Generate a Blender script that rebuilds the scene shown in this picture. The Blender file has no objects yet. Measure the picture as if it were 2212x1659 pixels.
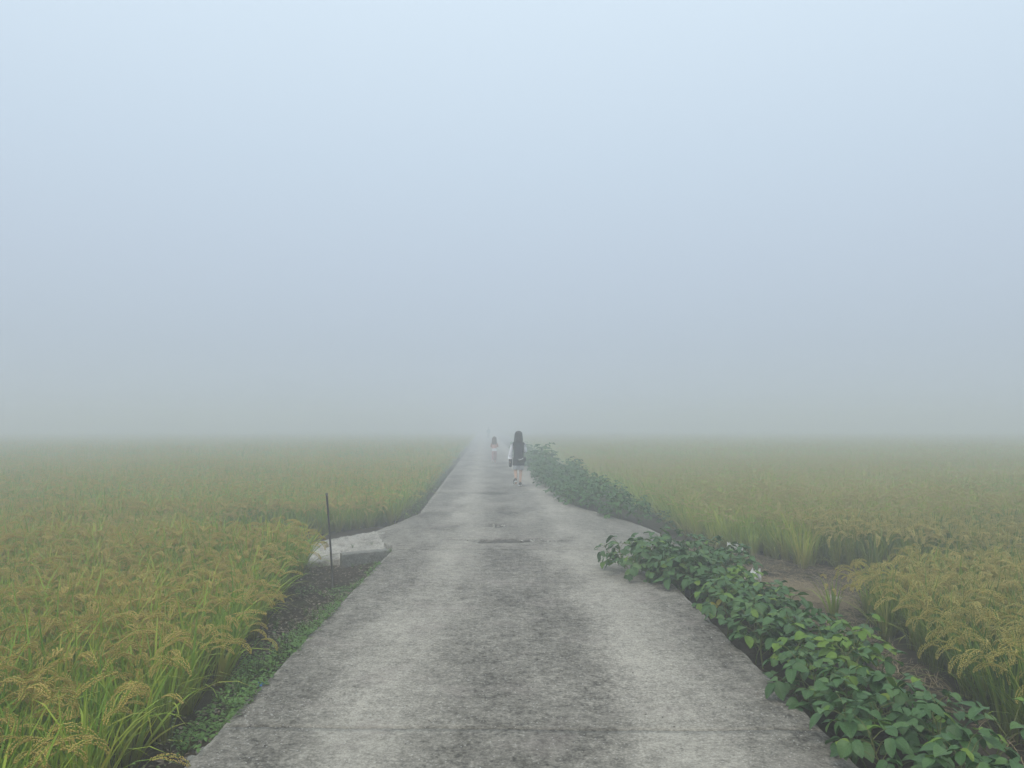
import bpy, math, random
import numpy as np
from mathutils import Matrix, Vector, Euler, noise as mnoise

R = math.radians
random.seed(7)
rng = np.random.default_rng(7)
scene = bpy.context.scene
C = scene.collection

# ------------------------------------------------------------------ camera
cam_d = bpy.data.cameras.new('camera')
cam = bpy.data.objects.new('camera', cam_d)
C.objects.link(cam)
cam.location = (0.0, 0.0, 1.65)
cam.rotation_euler = (R(90 + 3.12), 0, 0)
cam_d.sensor_width = 36.0
cam_d.lens = 36.0 * 1662 / 2212
cam_d.clip_end = 2000
cam_d.clip_start = 0.05
scene.camera = cam

# ------------------------------------------------------------------ sky
SUN_EL, SUN_AZ = 58.0, 205.0
world = bpy.data.worlds.new('World')
scene.world = world
world.use_nodes = True
nt = world.node_tree
nt.nodes.clear()
N, L = nt.nodes, nt.links
out = N.new('ShaderNodeOutputWorld')
bg = N.new('ShaderNodeBackground')
sky = N.new('ShaderNodeTexSky')
sky.sky_type = 'NISHITA'
sky.sun_disc = False
sky.sun_elevation = R(SUN_EL)
sky.sun_rotation = R(SUN_AZ)
sky.air_density = 1.0
sky.dust_density = 4.0
sky.ozone_density = 1.5
# fog deck overhead: an overcast sky that brightens evenly from horizon to zenith
tc = N.new('ShaderNodeTexCoord')
sep = N.new('ShaderNodeSeparateXYZ')
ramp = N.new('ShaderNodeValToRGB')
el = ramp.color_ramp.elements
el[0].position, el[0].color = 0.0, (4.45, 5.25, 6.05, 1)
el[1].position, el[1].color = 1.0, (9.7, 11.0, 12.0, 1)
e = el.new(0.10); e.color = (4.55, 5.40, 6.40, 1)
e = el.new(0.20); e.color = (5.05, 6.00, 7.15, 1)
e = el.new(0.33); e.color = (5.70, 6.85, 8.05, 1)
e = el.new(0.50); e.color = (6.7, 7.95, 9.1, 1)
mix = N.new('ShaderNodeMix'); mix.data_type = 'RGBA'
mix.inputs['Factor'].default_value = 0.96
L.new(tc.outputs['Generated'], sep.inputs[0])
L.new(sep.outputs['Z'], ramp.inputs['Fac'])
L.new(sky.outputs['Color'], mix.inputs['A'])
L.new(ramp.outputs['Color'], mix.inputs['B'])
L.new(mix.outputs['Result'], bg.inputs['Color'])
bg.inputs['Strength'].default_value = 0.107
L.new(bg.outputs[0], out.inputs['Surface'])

sun_d = bpy.data.lights.new('sun', 'SUN')
sun = bpy.data.objects.new('sun', sun_d)
C.objects.link(sun)
sun_d.energy = 1.5
sun_d.angle = R(40)
sun_d.color = (1.0, 0.90, 0.76)
sun.rotation_euler = (R(90 - SUN_EL), 0, R(180 - SUN_AZ))
sun.location = (0, 0, 30)

vs = scene.view_settings
vs.view_transform = 'Standard'
vs.look = 'None'
vs.exposure = 0.0
vs.gamma = 1.0
vs.use_curve_mapping = False
cy = scene.cycles
cy.use_denoising = True
try:
    cy.denoiser = 'OPENIMAGEDENOISE'
    cy.denoising_input_passes = 'RGB_ALBEDO_NORMAL'
except Exception:
    pass
cy.max_bounces = 7
cy.diffuse_bounces = 3
cy.glossy_bounces = 2
cy.transmission_bounces = 3
cy.volume_bounces = 5
cy.transparent_max_bounces = 4
cy.caustics_reflective = False
cy.caustics_refractive = False

# ------------------------------------------------------------------ helpers
class MB:
    """collects faces for one mesh"""
    def __init__(self):
        self.v, self.f, self.m, self.a = [], [], [], []
    def add(self, verts, faces, mat=0, val=0.0):
        o = len(self.v)
        self.v.extend([tuple(map(float, p)) for p in verts])
        self.a.extend(val if hasattr(val, '__len__') else [val] * len(verts))
        for fc in faces:
            self.f.append(tuple(i + o for i in fc))
            self.m.append(mat)
    def merge(self, other, mtx=None, mat_off=0):
        o = len(self.v)
        if mtx is None:
            self.v.extend(other.v)
        else:
            A = np.array(mtx)
            P = np.array(other.v) @ A[:3, :3].T + A[:3, 3]
            self.v.extend(map(tuple, P.tolist()))
        self.a.extend(other.a)
        self.f.extend([tuple(i + o for i in fc) for fc in other.f])
        self.m.extend([k + mat_off for k in other.m])
    def mesh(self, name, mats, smooth=True):
        me = bpy.data.meshes.new(name)
        me.from_pydata(self.v, [], self.f)
        for m in (mats if isinstance(mats, (list, tuple)) else [mats]):
            me.materials.append(m)
        me.polygons.foreach_set('material_index', self.m)
        if smooth:
            me.polygons.foreach_set('use_smooth', [True] * len(self.f))
        at = me.attributes.new('val', 'FLOAT', 'POINT')
        at.data.foreach_set('value', self.a)
        me.update()
        return me

def tag(o, label=None, cat=None, group=None, kind=None):
    if label: o['label'] = label
    if cat: o['category'] = cat
    if group: o['group'] = group
    if kind: o['kind'] = kind
    return o

def obj(name, data, parent=None, loc=None, rot=None, scl=None, mtx=None):
    o = bpy.data.objects.new(name, data)
    C.objects.link(o)
    if parent: o.parent = parent
    if mtx is not None: o.matrix_basis = mtx
    if loc is not None: o.location = loc
    if rot is not None: o.rotation_euler = rot
    if scl is not None: o.scale = (scl, scl, scl) if not hasattr(scl, '__len__') else scl
    return o

def nz(x, y, z=0.0):
    return mnoise.noise(Vector((x, y, z)))

def fbm(x, y, s=1.0, o=3):
    v, a = 0.0, 1.0
    for k in range(o):
        v += a * nz(x * s, y * s, k * 7.3); a *= .5; s *= 2.1
    return v

def tube(mb, pts, rad, n=5, mat=0, val=0.0, cap=True):
    pts = [Vector(p) for p in pts]
    rad = rad if hasattr(rad, '__len__') else [rad] * len(pts)
    V, F = [], []
    up = Vector((0.31, 0.95, 0.05))
    for i, p in enumerate(pts):
        d = (pts[min(i + 1, len(pts) - 1)] - pts[max(i - 1, 0)]).normalized()
        a = d.cross(up)
        if a.length < 1e-3: a = d.cross(Vector((1, 0, 0)))
        a.normalize(); b = d.cross(a)
        for k in range(n):
            t = 2 * math.pi * k / n
            V.append(p + (a * math.cos(t) + b * math.sin(t)) * rad[i])
    for i in range(len(pts) - 1):
        for k in range(n):
            F.append((i * n + k, i * n + (k + 1) % n, (i + 1) * n + (k + 1) % n, (i + 1) * n + k))
    if cap:
        F.append(tuple(range(n))); F.append(tuple((len(pts) - 1) * n + k for k in reversed(range(n))))
    mb.add(V, F, mat, val)

def loft(mb, rings, n=16, mat=0, val=0.0, cap=True):
    """rings: (cx, cy, z, rx, ry)"""
    V, F = [], []
    for (cx, cy_, z, rx, ry) in rings:
        for k in range(n):
            t = 2 * math.pi * k / n
            V.append((cx + rx * math.cos(t), cy_ + ry * math.sin(t), z))
    for i in range(len(rings) - 1):
        for k in range(n):
            F.append((i * n + k, i * n + (k + 1) % n, (i + 1) * n + (k + 1) % n, (i + 1) * n + k))
    if cap:
        F.append(tuple(reversed(range(n)))); F.append(tuple((len(rings) - 1) * n + k for k in range(n)))
    mb.add(V, F, mat, val)

# ------------------------------------------------------------------ materials
def mat_new(name):
    m = bpy.data.materials.new(name)
    m.use_nodes = True
    t = m.node_tree
    return m, t.nodes, t.links, t.nodes['Principled BSDF']

def plain(name, col, rough=.7, spec=.3):
    m, n, l, b = mat_new(name)
    b.inputs['Roughness'].default_value = rough
    b.inputs['Specular IOR Level'].default_value = spec
    geo = n.new('ShaderNodeNewGeometry')
    tx = n.new('ShaderNodeTexNoise'); tx.inputs['Scale'].default_value = 35; tx.inputs['Detail'].default_value = 4
    l.new(geo.outputs['Position'], tx.inputs['Vector'])
    mr = n.new('ShaderNodeMapRange')
    mr.inputs[1].default_value = .25; mr.inputs[2].default_value = .75; mr.inputs[3].default_value = .8; mr.inputs[4].default_value = 1.2
    l.new(tx.outputs['Fac'], mr.inputs[0])
    vm = n.new('ShaderNodeVectorMath'); vm.operation = 'SCALE'
    vm.inputs[0].default_value = col[:3]
    l.new(mr.outputs[0], vm.inputs['Scale'])
    l.new(vm.outputs[0], b.inputs['Base Color'])
    return m

def math_node(n, l, op, a, b=None, c=None, clamp=False):
    x = n.new('ShaderNodeMath'); x.operation = op; x.use_clamp = clamp
    for i, q in enumerate((a, b, c)):
        if q is None: continue
        if isinstance(q, (int, float)): x.inputs[i].default_value = q
        else: l.new(q, x.inputs[i])
    return x.outputs[0]

def mixc(n, l, fac, a, b):
    x = n.new('ShaderNodeMix'); x.data_type = 'RGBA'
    if isinstance(fac, (int, float)): x.inputs['Factor'].default_value = fac
    else: l.new(fac, x.inputs['Factor'])
    for k, q in (('A', a), ('B', b)):
        if isinstance(q, tuple): x.inputs[k].default_value = (*q[:3], 1)
        else: l.new(q, x.inputs[k])
    return x.outputs['Result']

def noise_tex(n, l, vec, scale, detail=4, rough=.55):
    t = n.new('ShaderNodeTexNoise')
    t.inputs['Scale'].default_value = scale; t.inputs['Detail'].default_value = detail; t.inputs['Roughness'].default_value = rough
    if vec is not None: l.new(vec, t.inputs['Vector'])
    return t.outputs['Fac']

def maprange(n, l, v, a, b, c, d):
    x = n.new('ShaderNodeMapRange')
    x.inputs[1].default_value = a; x.inputs[2].default_value = b; x.inputs[3].default_value = c; x.inputs[4].default_value = d
    l.new(v, x.inputs[0])
    return x.outputs[0]

def leaf_mat(name, stops, rough=.5, transl=.25, patch=None, spec=.2, straw=None):
    """stops: colours picked by random-per-object + per-leaf value; patch: (scale, weight) large-scale drift over the ground"""
    m, n, l, b = mat_new(name)
    oi = n.new('ShaderNodeObjectInfo')
    at = n.new('ShaderNodeAttribute'); at.attribute_name = 'val'
    v = math_node(n, l, 'MULTIPLY', oi.outputs['Random'], .45)
    v = math_node(n, l, 'MULTIPLY_ADD', at.outputs['Fac'], .55, v)
    if patch:
        t = noise_tex(n, l, oi.outputs['Location'], patch[0], 2)
        t = maprange(n, l, t, .3, .7, -patch[1], patch[1])
        v = math_node(n, l, 'ADD', v, t, clamp=True)
    r = n.new('ShaderNodeValToRGB')
    els = r.color_ramp.elements
    els[0].position = 0; els[0].color = (*stops[0], 1)
    els[1].position = 1; els[1].color = (*stops[-1], 1)
    for i, s in enumerate(stops[1:-1]):
        q = els.new((i + 1) / (len(stops) - 1)); q.color = (*s, 1)
    l.new(v, r.inputs['Fac'])
    col = r.outputs['Color']
    if straw:
        tcn = n.new('ShaderNodeTexCoord'); sp = n.new('ShaderNodeSeparateXYZ')
        l.new(tcn.outputs['Object'], sp.inputs[0])
        f = maprange(n, l, sp.outputs['Z'], straw[1], straw[2], 1, 0)
        f = math_node(n, l, 'MULTIPLY', f, straw[3])
        col = mixc(n, l, f, col, straw[0])
    l.new(col, b.inputs['Base Color'])
    b.inputs['Roughness'].default_value = rough
    b.inputs['Specular IOR Level'].default_value = spec
    if transl > 0:
        tr = n.new('ShaderNodeBsdfTranslucent')
        l.new(col, tr.inputs['Color'])
        ms = n.new('ShaderNodeMixShader'); ms.inputs[0].default_value = transl
        l.new(b.outputs[0], ms.inputs[1]); l.new(tr.outputs[0], ms.inputs[2])
        l.new(ms.outputs[0], n['Material Output'].inputs['Surface'])
    return m

def concrete_mat(name, light=(.39, .368, .315), dark=(.035, .033, .028), tracks=True, rough_relief=.35):
    m, n, l, b = mat_new(name)
    geo = n.new('ShaderNodeNewGeometry')
    P = geo.outputs['Position']
    sp = n.new('ShaderNodeSeparateXYZ'); l.new(P, sp.inputs[0])
    mp = n.new('ShaderNodeMapping'); mp.inputs['Scale'].default_value = (1.0, .38, 1.0)
    l.new(P, mp.inputs['Vector'])
    big = noise_tex(n, l, mp.outputs[0], 1.5, 5, .6)
    med = noise_tex(n, l, P, 7.0, 6, .65)
    fine = noise_tex(n, l, P, 42.0, 6, .72)
    v = math_node(n, l, 'MULTIPLY_ADD', big, 1.5, -.75)
    v = math_node(n, l, 'MULTIPLY_ADD', med, 1.15, v)
    v = math_node(n, l, 'MULTIPLY_ADD', fine, 2.2, v)
    v = math_node(n, l, 'ADD', v, -1.30)
    if tracks:
        # the road drifts a little to -x far away; wheel tracks worn pale, crown and edges stained with algae
        bend = math_node(n, l, 'SUBTRACT', sp.outputs['Y'], 13.0)
        bend = math_node(n, l, 'MAXIMUM', bend, 0.0)
        xx = math_node(n, l, 'MULTIPLY_ADD', bend, .034, sp.outputs['X'])
        wob = math_node(n, l, 'MULTIPLY_ADD', big, .5, -.25)
        xx = math_node(n, l, 'ADD', xx, wob)
        tot = None
        for c, w, a in ((-.78, .36, .42), (.93, .38, .46)):
            d = math_node(n, l, 'SUBTRACT', xx, c)
            d = math_node(n, l, 'DIVIDE', d, w)
            d = math_node(n, l, 'MULTIPLY', d, d)
            d = math_node(n, l, 'MULTIPLY', d, -1.0)
            d = math_node(n, l, 'EXPONENT', d)
            d = math_node(n, l, 'MULTIPLY', d, a)
            tot = d if tot is None else math_node(n, l, 'ADD', tot, d)
        v = math_node(n, l, 'ADD', v, tot)
        v = math_node(n, l, 'ADD', v, -.10)
    else:
        v = math_node(n, l, 'ADD', v, .25)
    grit = noise_tex(n, l, P, 16.0, 5, .75)
    v = math_node(n, l, 'MULTIPLY_ADD', grit, 1.6, v)
    v = maprange(n, l, v, .52, 1.95, 0, 1)
    col = mixc(n, l, v, dark, light)
    g2 = noise_tex(n, l, P, 75.0, 4, .8)
    g2 = maprange(n, l, g2, .33, .67, .68, 1.32)
    vm2 = n.new('ShaderNodeVectorMath'); vm2.operation = 'SCALE'; l.new(col, vm2.inputs[0]); l.new(g2, vm2.inputs['Scale'])
    col = vm2.outputs[0]
    # warm and pinkish staining
    tint = noise_tex(n, l, P, 1.9, 3, .5)
    tint = maprange(n, l, tint, .55, .75, 0, .35)
    col = mixc(n, l, tint, col, (.27, .235, .215))
    # exposed stone chips
    vo = n.new('ShaderNodeTexVoronoi'); vo.inputs['Scale'].default_value = 46; l.new(P, vo.inputs['Vector'])
    chip = maprange(n, l, vo.outputs['Distance'], .16, .26, 1, 0)
    wn = n.new('ShaderNodeSeparateColor'); l.new(vo.outputs['Color'], wn.inputs[0])
    sel = math_node(n, l, 'GREATER_THAN', wn.outputs[0], .80)
    chip = math_node(n, l, 'MULTIPLY', chip, sel)
    chip = math_node(n, l, 'MULTIPLY', chip, .9)
    col = mixc(n, l, chip, col, (.42, .41, .38))
    pit = math_node(n, l, 'LESS_THAN', wn.outputs[0], .13)
    pd = maprange(n, l, vo.outputs['Distance'], .12, .3, 1, 0)
    pit = math_node(n, l, 'MULTIPLY', pit, pd)
    pit = math_node(n, l, 'MULTIPLY', pit, .6)
    col = mixc(n, l, pit, col, (.06, .06, .055))
    # soil in broken places (val < 0) and pale fresh broken edges (val > 0)
    at = n.new('ShaderNodeAttribute'); at.attribute_name = 'val'
    dirt = math_node(n, l, 'MULTIPLY', at.outputs['Fac'], -1.0, clamp=True)
    col = mixc(n, l, dirt, col, (.055, .052, .045))
    edge = math_node(n, l, 'MULTIPLY', at.outputs['Fac'], maprange(n, l, med, .4, .6, .1, 1.0), clamp=True)
    col = mixc(n, l, edge, col, (.43, .42, .38))
    l.new(col, b.inputs['Base Color'])
    b.inputs['Roughness'].default_value = .88
    b.inputs['Specular IOR Level'].default_value = .12
    h = math_node(n, l, 'MULTIPLY_ADD', fine, .7, med)
    h = math_node(n, l, 'MULTIPLY_ADD', chip, .25, h)
    h = math_node(n, l, 'MULTIPLY_ADD', pit, -.5, h)
    bp = n.new('ShaderNodeBump'); bp.inputs['Strength'].default_value = rough_relief; bp.inputs['Distance'].default_value = .02
    l.new(h, bp.inputs['Height']); l.new(bp.outputs[0], b.inputs['Normal'])
    return m

def soil_mat():
    m, n, l, b = mat_new('soil')
    geo = n.new('ShaderNodeNewGeometry'); P = geo.outputs['Position']
    a = noise_tex(n, l, P, 1.1, 5, .6)
    c = noise_tex(n, l, P, 26, 6, .7)
    v = math_node(n, l, 'MULTIPLY_ADD', c, 1.2, a)
    v = maprange(n, l, v, .7, 1.5, 0, 1)
    col = mixc(n, l, v, (.016, .013, .010), (.070, .057, .042))
    g = noise_tex(n, l, P, 3.3, 4, .6)
    g = maprange(n, l, g, .52, .66, 0, .55)
    col = mixc(n, l, g, col, (.06, .066, .03))
    l.new(col, b.inputs['Base Color'])
    b.inputs['Roughness'].default_value = .9
    b.inputs['Specular IOR Level'].default_value = .08
    bp = n.new('ShaderNodeBump'); bp.inputs['Strength'].default_value = .8; bp.inputs['Distance'].default_value = .03
    l.new(c, bp.inputs['Height']); l.new(bp.outputs[0], b.inputs['Normal'])
    return m

M = {}
M['concrete'] = concrete_mat('concrete')
M['rough_concrete'] = concrete_mat('rough_concrete', light=(.46, .44, .39), dark=(.08, .076, .066), tracks=False, rough_relief=.8)
M['curb'] = concrete_mat('curb_concrete', light=(.24, .24, .22), dark=(.07, .072, .062), tracks=False, rough_relief=.5)
M['soil'] = soil_mat()
# rice
M['rice_leaf_left'] = leaf_mat('rice_leaf_left', [(.13, .26, .03), (.22, .36, .04), (.34, .43, .05), (.44, .40, .08)], .5, .3, (.35, .2), straw=((.19, .135, .06), .05, .32, .65))
M['rice_ear_left'] = leaf_mat('rice_ear_left', [(.42, .34, .075), (.52, .405, .105), (.60, .45, .13)], .6, .1, (.35, .2))
M['rice_leaf_right'] = leaf_mat('rice_leaf_right', [(.08, .17, .035), (.15, .25, .045), (.26, .34, .055), (.36, .36, .08)], .5, .3, (.3, .2), straw=((.11, .095, .045), .05, .32, .6))
M['rice_ear_right'] = leaf_mat('rice_ear_right', [(.42, .38, .10), (.53, .45, .13), (.62, .50, .16)], .6, .1, (.3, .2))
M['rice_leaf_pale'] = leaf_mat('rice_leaf_pale', [(.24, .37, .05), (.33, .44, .06), (.43, .47, .08), (.50, .46, .10)], .5, .32, (.2, .25), straw=((.22, .17, .08), .05, .3, .6))
M['rice_ear_pale'] = leaf_mat('rice_ear_pale', [(.42, .40, .13), (.50, .43, .16), (.55, .45, .19)], .6, .1, (.2, .2))
# beans
M['bean_leaf'] = leaf_mat('bean_leaf', [(.030, .085, .020), (.045, .118, .028), (.064, .150, .044), (.105, .19, .045)], .45, .2, spec=.4)
def add_veins(m):
    n, l = m.node_tree.nodes, m.node_tree.links
    b = n['Principled BSDF']
    tcn = n.new('ShaderNodeTexCoord'); sp = n.new('ShaderNodeSeparateXYZ'); l.new(tcn.outputs['Object'], sp.inputs[0])
    ax = math_node(n, l, 'ABSOLUTE', sp.outputs['X'])
    mid = maprange(n, l, ax, .0006, .0022, 1, 0)
    k = math_node(n, l, 'MULTIPLY_ADD', ax, -.75, sp.outputs['Y'])
    w_ = math_node(n, l, 'SINE', math_node(n, l, 'MULTIPLY', k, 430.0))
    side = maprange(n, l, w_, .72, 1.0, 0, .55)
    vein = math_node(n, l, 'MAXIMUM', mid, side)
    old = b.inputs['Base Color'].links[0].from_socket
    blot = noise_tex(n, l, tcn.outputs['Object'], 38, 3, .6)
    dk = maprange(n, l, blot, .3, .7, .78, 1.22)
    vm = n.new('ShaderNodeVectorMath'); vm.operation = 'SCALE'; l.new(old, vm.inputs[0]); l.new(dk, vm.inputs['Scale'])
    col = mixc(n, l, math_node(n, l, 'MULTIPLY', vein, .35), vm.outputs[0], (.16, .24, .09))
    l.new(col, b.inputs['Base Color'])
    h = math_node(n, l, 'MULTIPLY_ADD', vein, -1.0, math_node(n, l, 'MULTIPLY', blot, .6))
    bp = n.new('ShaderNodeBump'); bp.inputs['Strength'].default_value = .5; bp.inputs['Distance'].default_value = .004
    l.new(h, bp.inputs['Height']); l.new(bp.outputs[0], b.inputs['Normal'])
M['bean_leaf_far'] = leaf_mat('bean_leaf_far', [(.030, .085, .020), (.045, .118, .028), (.064, .150, .036), (.095, .185, .038)], .5, .2, spec=.25)
M['bean_leaf_lime'] = leaf_mat('bean_leaf_lime', [(.10, .20, .035), (.14, .25, .04), (.20, .29, .05)], .5, .25)
M['bean_leaf_yellow'] = leaf_mat('bean_leaf_yellow', [(.30, .30, .03), (.36, .31, .04), (.40, .28, .04)], .5, .25)
for q_ in ('bean_leaf', 'bean_leaf_lime', 'bean_leaf_yellow'): add_veins(M[q_])
M['bean_stem'] = leaf_mat('bean_stem', [(.09, .12, .035), (.13, .14, .05)], .6, 0)
M['weed_leaf'] = leaf_mat('weed_leaf', [(.07, .14, .03), (.10, .19, .045), (.15, .24, .06)], .55, .2)
M['weed_pale'] = leaf_mat('weed_pale', [(.15, .20, .12), (.22, .27, .17)], .6, .15)
M['straw'] = leaf_mat('straw', [(.12, .09, .05), (.22, .17, .10), (.34, .28, .18)], .8, 0)
M['litter'] = leaf_mat('litter', [(.08, .065, .045), (.18, .15, .11), (.36, .32, .26)], .8, 0)
M['grit'] = leaf_mat('grit', [(.10, .095, .085), (.24, .23, .205), (.44, .425, .39)], .85, 0)
M['steel'] = plain('rusty_steel', (.055, .05, .048), .55, .5)
M['stone'] = plain('stone', (.17, .165, .15), .9)
M['white_plastic'] = plain('white_plastic', (.60, .60, .58), .4, .5)
M['blue_plastic'] = plain('blue_plastic', (.03, .16, .42), .4, .5)
M['skin'] = plain('skin', (.58, .37, .28), .55)
M['hair_dark'] = plain('hair_dark', (.012, .010, .010), .45, .4)
M['hair_brown'] = plain('hair_brown', (.09, .06, .05), .5, .4)
M['navy'] = plain('dark_cloth', (.014, .016, .024), .85)
M['white_cloth'] = plain('white_cloth', (.72, .73, .78), .85)
M['black'] = plain('black_cloth', (.018, .019, .019), .7)
M['pink'] = plain('pink_cloth', (.58, .36, .32), .85)
M['rose'] = plain('rose_cloth', (.42, .27, .28), .85)
M['teal'] = plain('blue_cloth', (.04, .16, .22), .85)
M['sole'] = plain('white_rubber', (.75, .75, .73), .6)

# ------------------------------------------------------------------ plan of the place
def bend(y):                       # the road leans a little to -x beyond the field entrance
    return -.034 * max(0.0, y - 13.0)
def road_left(y):
    return -1.61 if y < 14 else -1.70 + bend(y)
def road_right(y):
    return 1.70 if y < 11 else 1.36 + bend(y)
def lerp_tab(tab, t):
    if t <= tab[0][0]: return tab[0][1]
    for (a, va), (b_, vb) in zip(tab, tab[1:]):
        if t <= b_: return va + (vb - va) * (t - a) / (b_ - a)
    return tab[-1][1]
RICE_L = [(-6, -1.98), (3, -2.00), (4.4, -2.04), (5.7, -2.18), (7.8, -2.42), (10.6, -2.70)]
def left_edge(y):                  # x of the rice edge beside the road on the -x side
    if y < 10.6: return lerp_tab(RICE_L, y)
    if y < 14.0: return -4.6 - .35 * math.sin((y - 10.6) / 3.4 * math.pi)
    return lerp_tab([(14.0, -3.3), (15.2, -2.35), (18.7, -2.3), (40, -3.05), (120, -5.8), (260, -10.5)], y)
def right_rice(x, y):              # is (x, y) planted on the +x side
    if y < 8.05:
        return x > lerp_tab([(-6, 3.1), (4.5, 3.13), (6.0, 3.28), (7.2, 3.42), (8.05, 3.55)], y)
    back = lerp_tab([(3.5, 8.05), (5.6, 9.3), (6.4, 10.0)], x)
    front = lerp_tab([(3.1, 13.3), (3.6, 11.9), (4.2, 11.1), (5.2, 10.4), (6.4, 10.0)], x)
    if x > 6.4: return True
    if x > 3.5 and y < back: return True
    if y > front and x > lerp_tab([(13.3, 3.15), (18.7, 3.05), (40, 2.35), (120, -.3), (260, -5)], y): return True
    return False

def ground_z(x, y):
    base = -.34
    rl = road_left(y) if y < 14 else -1.7 + bend(y)
    rr = road_right(y)
    if rl - .02 < x < rr + .02:
        return -.16
    if x <= rl:
        d = rl - x
        z = lerp_tab([(0, -.14), (.18, -.20), (.5, -.30), (.8, base)], d)
        if 7.5 < y <= 10.3:
            z = max(z, lerp_tab([(7.5, -.34), (8.6, -.25), (10.2, -.15)], y) - .06 * min(1, d / .9))
        if 10.3 < y < 14.5:        # soil the entrance ramp runs out on
            z = max(z, lerp_tab([(0, -.16), (1.5, -.29), (3.0, -.33)], d)) - .02
    else:
        d = x - rr
        z = lerp_tab([(0, -.12), (.7, -.10), (1.05, -.2), (1.4, base + .02), (2.2, base)], d)
        if 10.0 < y < 14.5:
            z = min(z, -.16)
    return z

# ------------------------------------------------------------------ ground
def axis(spans):
    a = []
    for s, e_, st in spans:
        a.extend(np.arange(s, e_ - 1e-6, st).tolist())
    a.append(spans[-1][1])
    return a
gx = axis([(-300, -60, 40), (-60, -12, 6), (-12, -5, .7), (-5, -1.2, .07), (-1.2, 1.4, .65), (1.4, 7, .07), (7, 14, .7), (14, 60, 6), (60, 300, 40)])
gy = axis([(-60, -8, 8), (-8, 2.6, .7), (2.6, 15, .09), (15, 24, .35), (24, 60, 2), (60, 300, 20)])
V, F = [], []
for y in gy:
    for x in gx:
        z = ground_z(x, y)
        near = -5.2 < x < 7.2 and 2 < y < 24
        if near and not (road_left(y) - .01 < x < road_right(y) + .01):
            z += .022 * fbm(x, y, 3.0, 2) + .012 * fbm(x + 9, y, 11.0, 2)
        V.append((x, y, z))
nx = len(gx)
for j in range(len(gy) - 1):
    for i in range(nx - 1):
        a = j * nx + i
        F.append((a, a + 1, a + nx + 1, a + nx))
mb = MB(); mb.add(V, F)
tag(obj('ground', mb.mesh('ground', M['soil'])), 'dark damp field soil below the road', 'ground', kind='structure')

# ------------------------------------------------------------------ road
POTS = [(-.24, 12.94, .21, .27, .035, 1.0), (-.10, 11.2, .50, .24, .035, 1.0), (-.55, 11.28, .5, .05, .014, .8), (.45, 11.16, .55, .05, .014, .75),
        (-.41, 19.1, .44, .55, .025, .8), (-.9, 19.15, .5, .10, .01, .5), (.15, 19.1, .4, .10, .01, .5), (1.38, 5.72, .022, .022, .02, 1.0),
        (-1.55, 10.75, .06, .05, .02, .8), (-1.3, 5.06, .02, .02, .012, 1.0), (-.35, 4.55, .014, .014, .012, 1.0)]
def road_relief(x, y):
    z = .006 * fbm(x, y, 1.3, 3); val = 0.0
    for (px, py, rx, ry, dep, dk) in POTS:
        q = ((x - px) / rx) ** 2 + ((y - py) / ry) ** 2 + .55 * fbm(x, y, 6.0, 3)
        if q < 1.0:
            k = min(1.0, (1.0 - q) * 2.2)
            z -= dep * k * (.7 + .6 * nz(x * 25, y * 25)); val = min(val, -dk * min(1, k * 1.2) * (.75 + .5 * nz(x * 14, y * 14, 3)))
    return z, val

def slab(name, y0, y1, lf, rf, dx, dy, end0=None, end1=None, droop=None, parent=None):
    """a cast concrete slab between y0 and y1; lf/rf give the edge x; end0/end1 make the ragged joints"""
    ny = max(2, int(round((y1 - y0) / dy))); nxs = max(4, int(round(3.3 / dx)))
    V, F, A = [], [], []
    u = [0, .004] + [(i / nxs) for i in range(1, nxs)] + [.996, 1]
    w = len(u)
    for j in range(ny + 1):
        t = j / ny
        for i, s in enumerate(u):
            yc = y0 + (y1 - y0) * t
            xl, xr = lf(yc), rf(yc)
            xl += .007 * fbm(yc, 3.1, .9, 2) + .010 * fbm(yc, 5.1, 5.0, 4); xr += .007 * fbm(yc, 8.7, .9, 2) + .011 * fbm(yc, 9.9, 5.0, 4)
            x = xl + (xr - xl) * s
            ya = y0 + (end0(x) if end0 else 0); yb = y1 + (end1(x) if end1 else 0)
            y = ya + (yb - ya) * t
            z, val = road_relief(x, y)
            d_edge = min(s, 1 - s) * (xr - xl)
            if d_edge < .05:
                val = max(val, .55 * (1 - d_edge / .05))
                z -= .010 * (1 - d_edge / .05) * (1 + .8 * nz(y * 9, x))
            if s in (0, 1): z -= .012
            if j in (0, ny): z -= .002
            if droop: z += droop(x, y)
            V.append((x, y, z)); A.append(val)
    n0 = (ny + 1) * w
    for j in range(ny):
        for i in range(w - 1):
            a = j * w + i
            F.append((a, a + 1, a + w + 1, a + w))
    rim = [i for i in range(w)] + [j * w + w - 1 for j in range(1, ny + 1)] + [ny * w + i for i in range(w - 2, -1, -1)] + [j * w for j in range(ny - 1, 0, -1)]
    for k in rim:
        x, y, z = V[k]; V.append((x, y, z - .24)); A.append(-.25)
    for q in range(len(rim)):
        q2 = (q + 1) % len(rim)
        F.append((rim[q2], rim[q], n0 + q, n0 + q2))
    mb = MB(); mb.add(V, F, 0, A)
    return obj(name, mb.mesh('concrete_slab', M['concrete']), parent)

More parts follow.
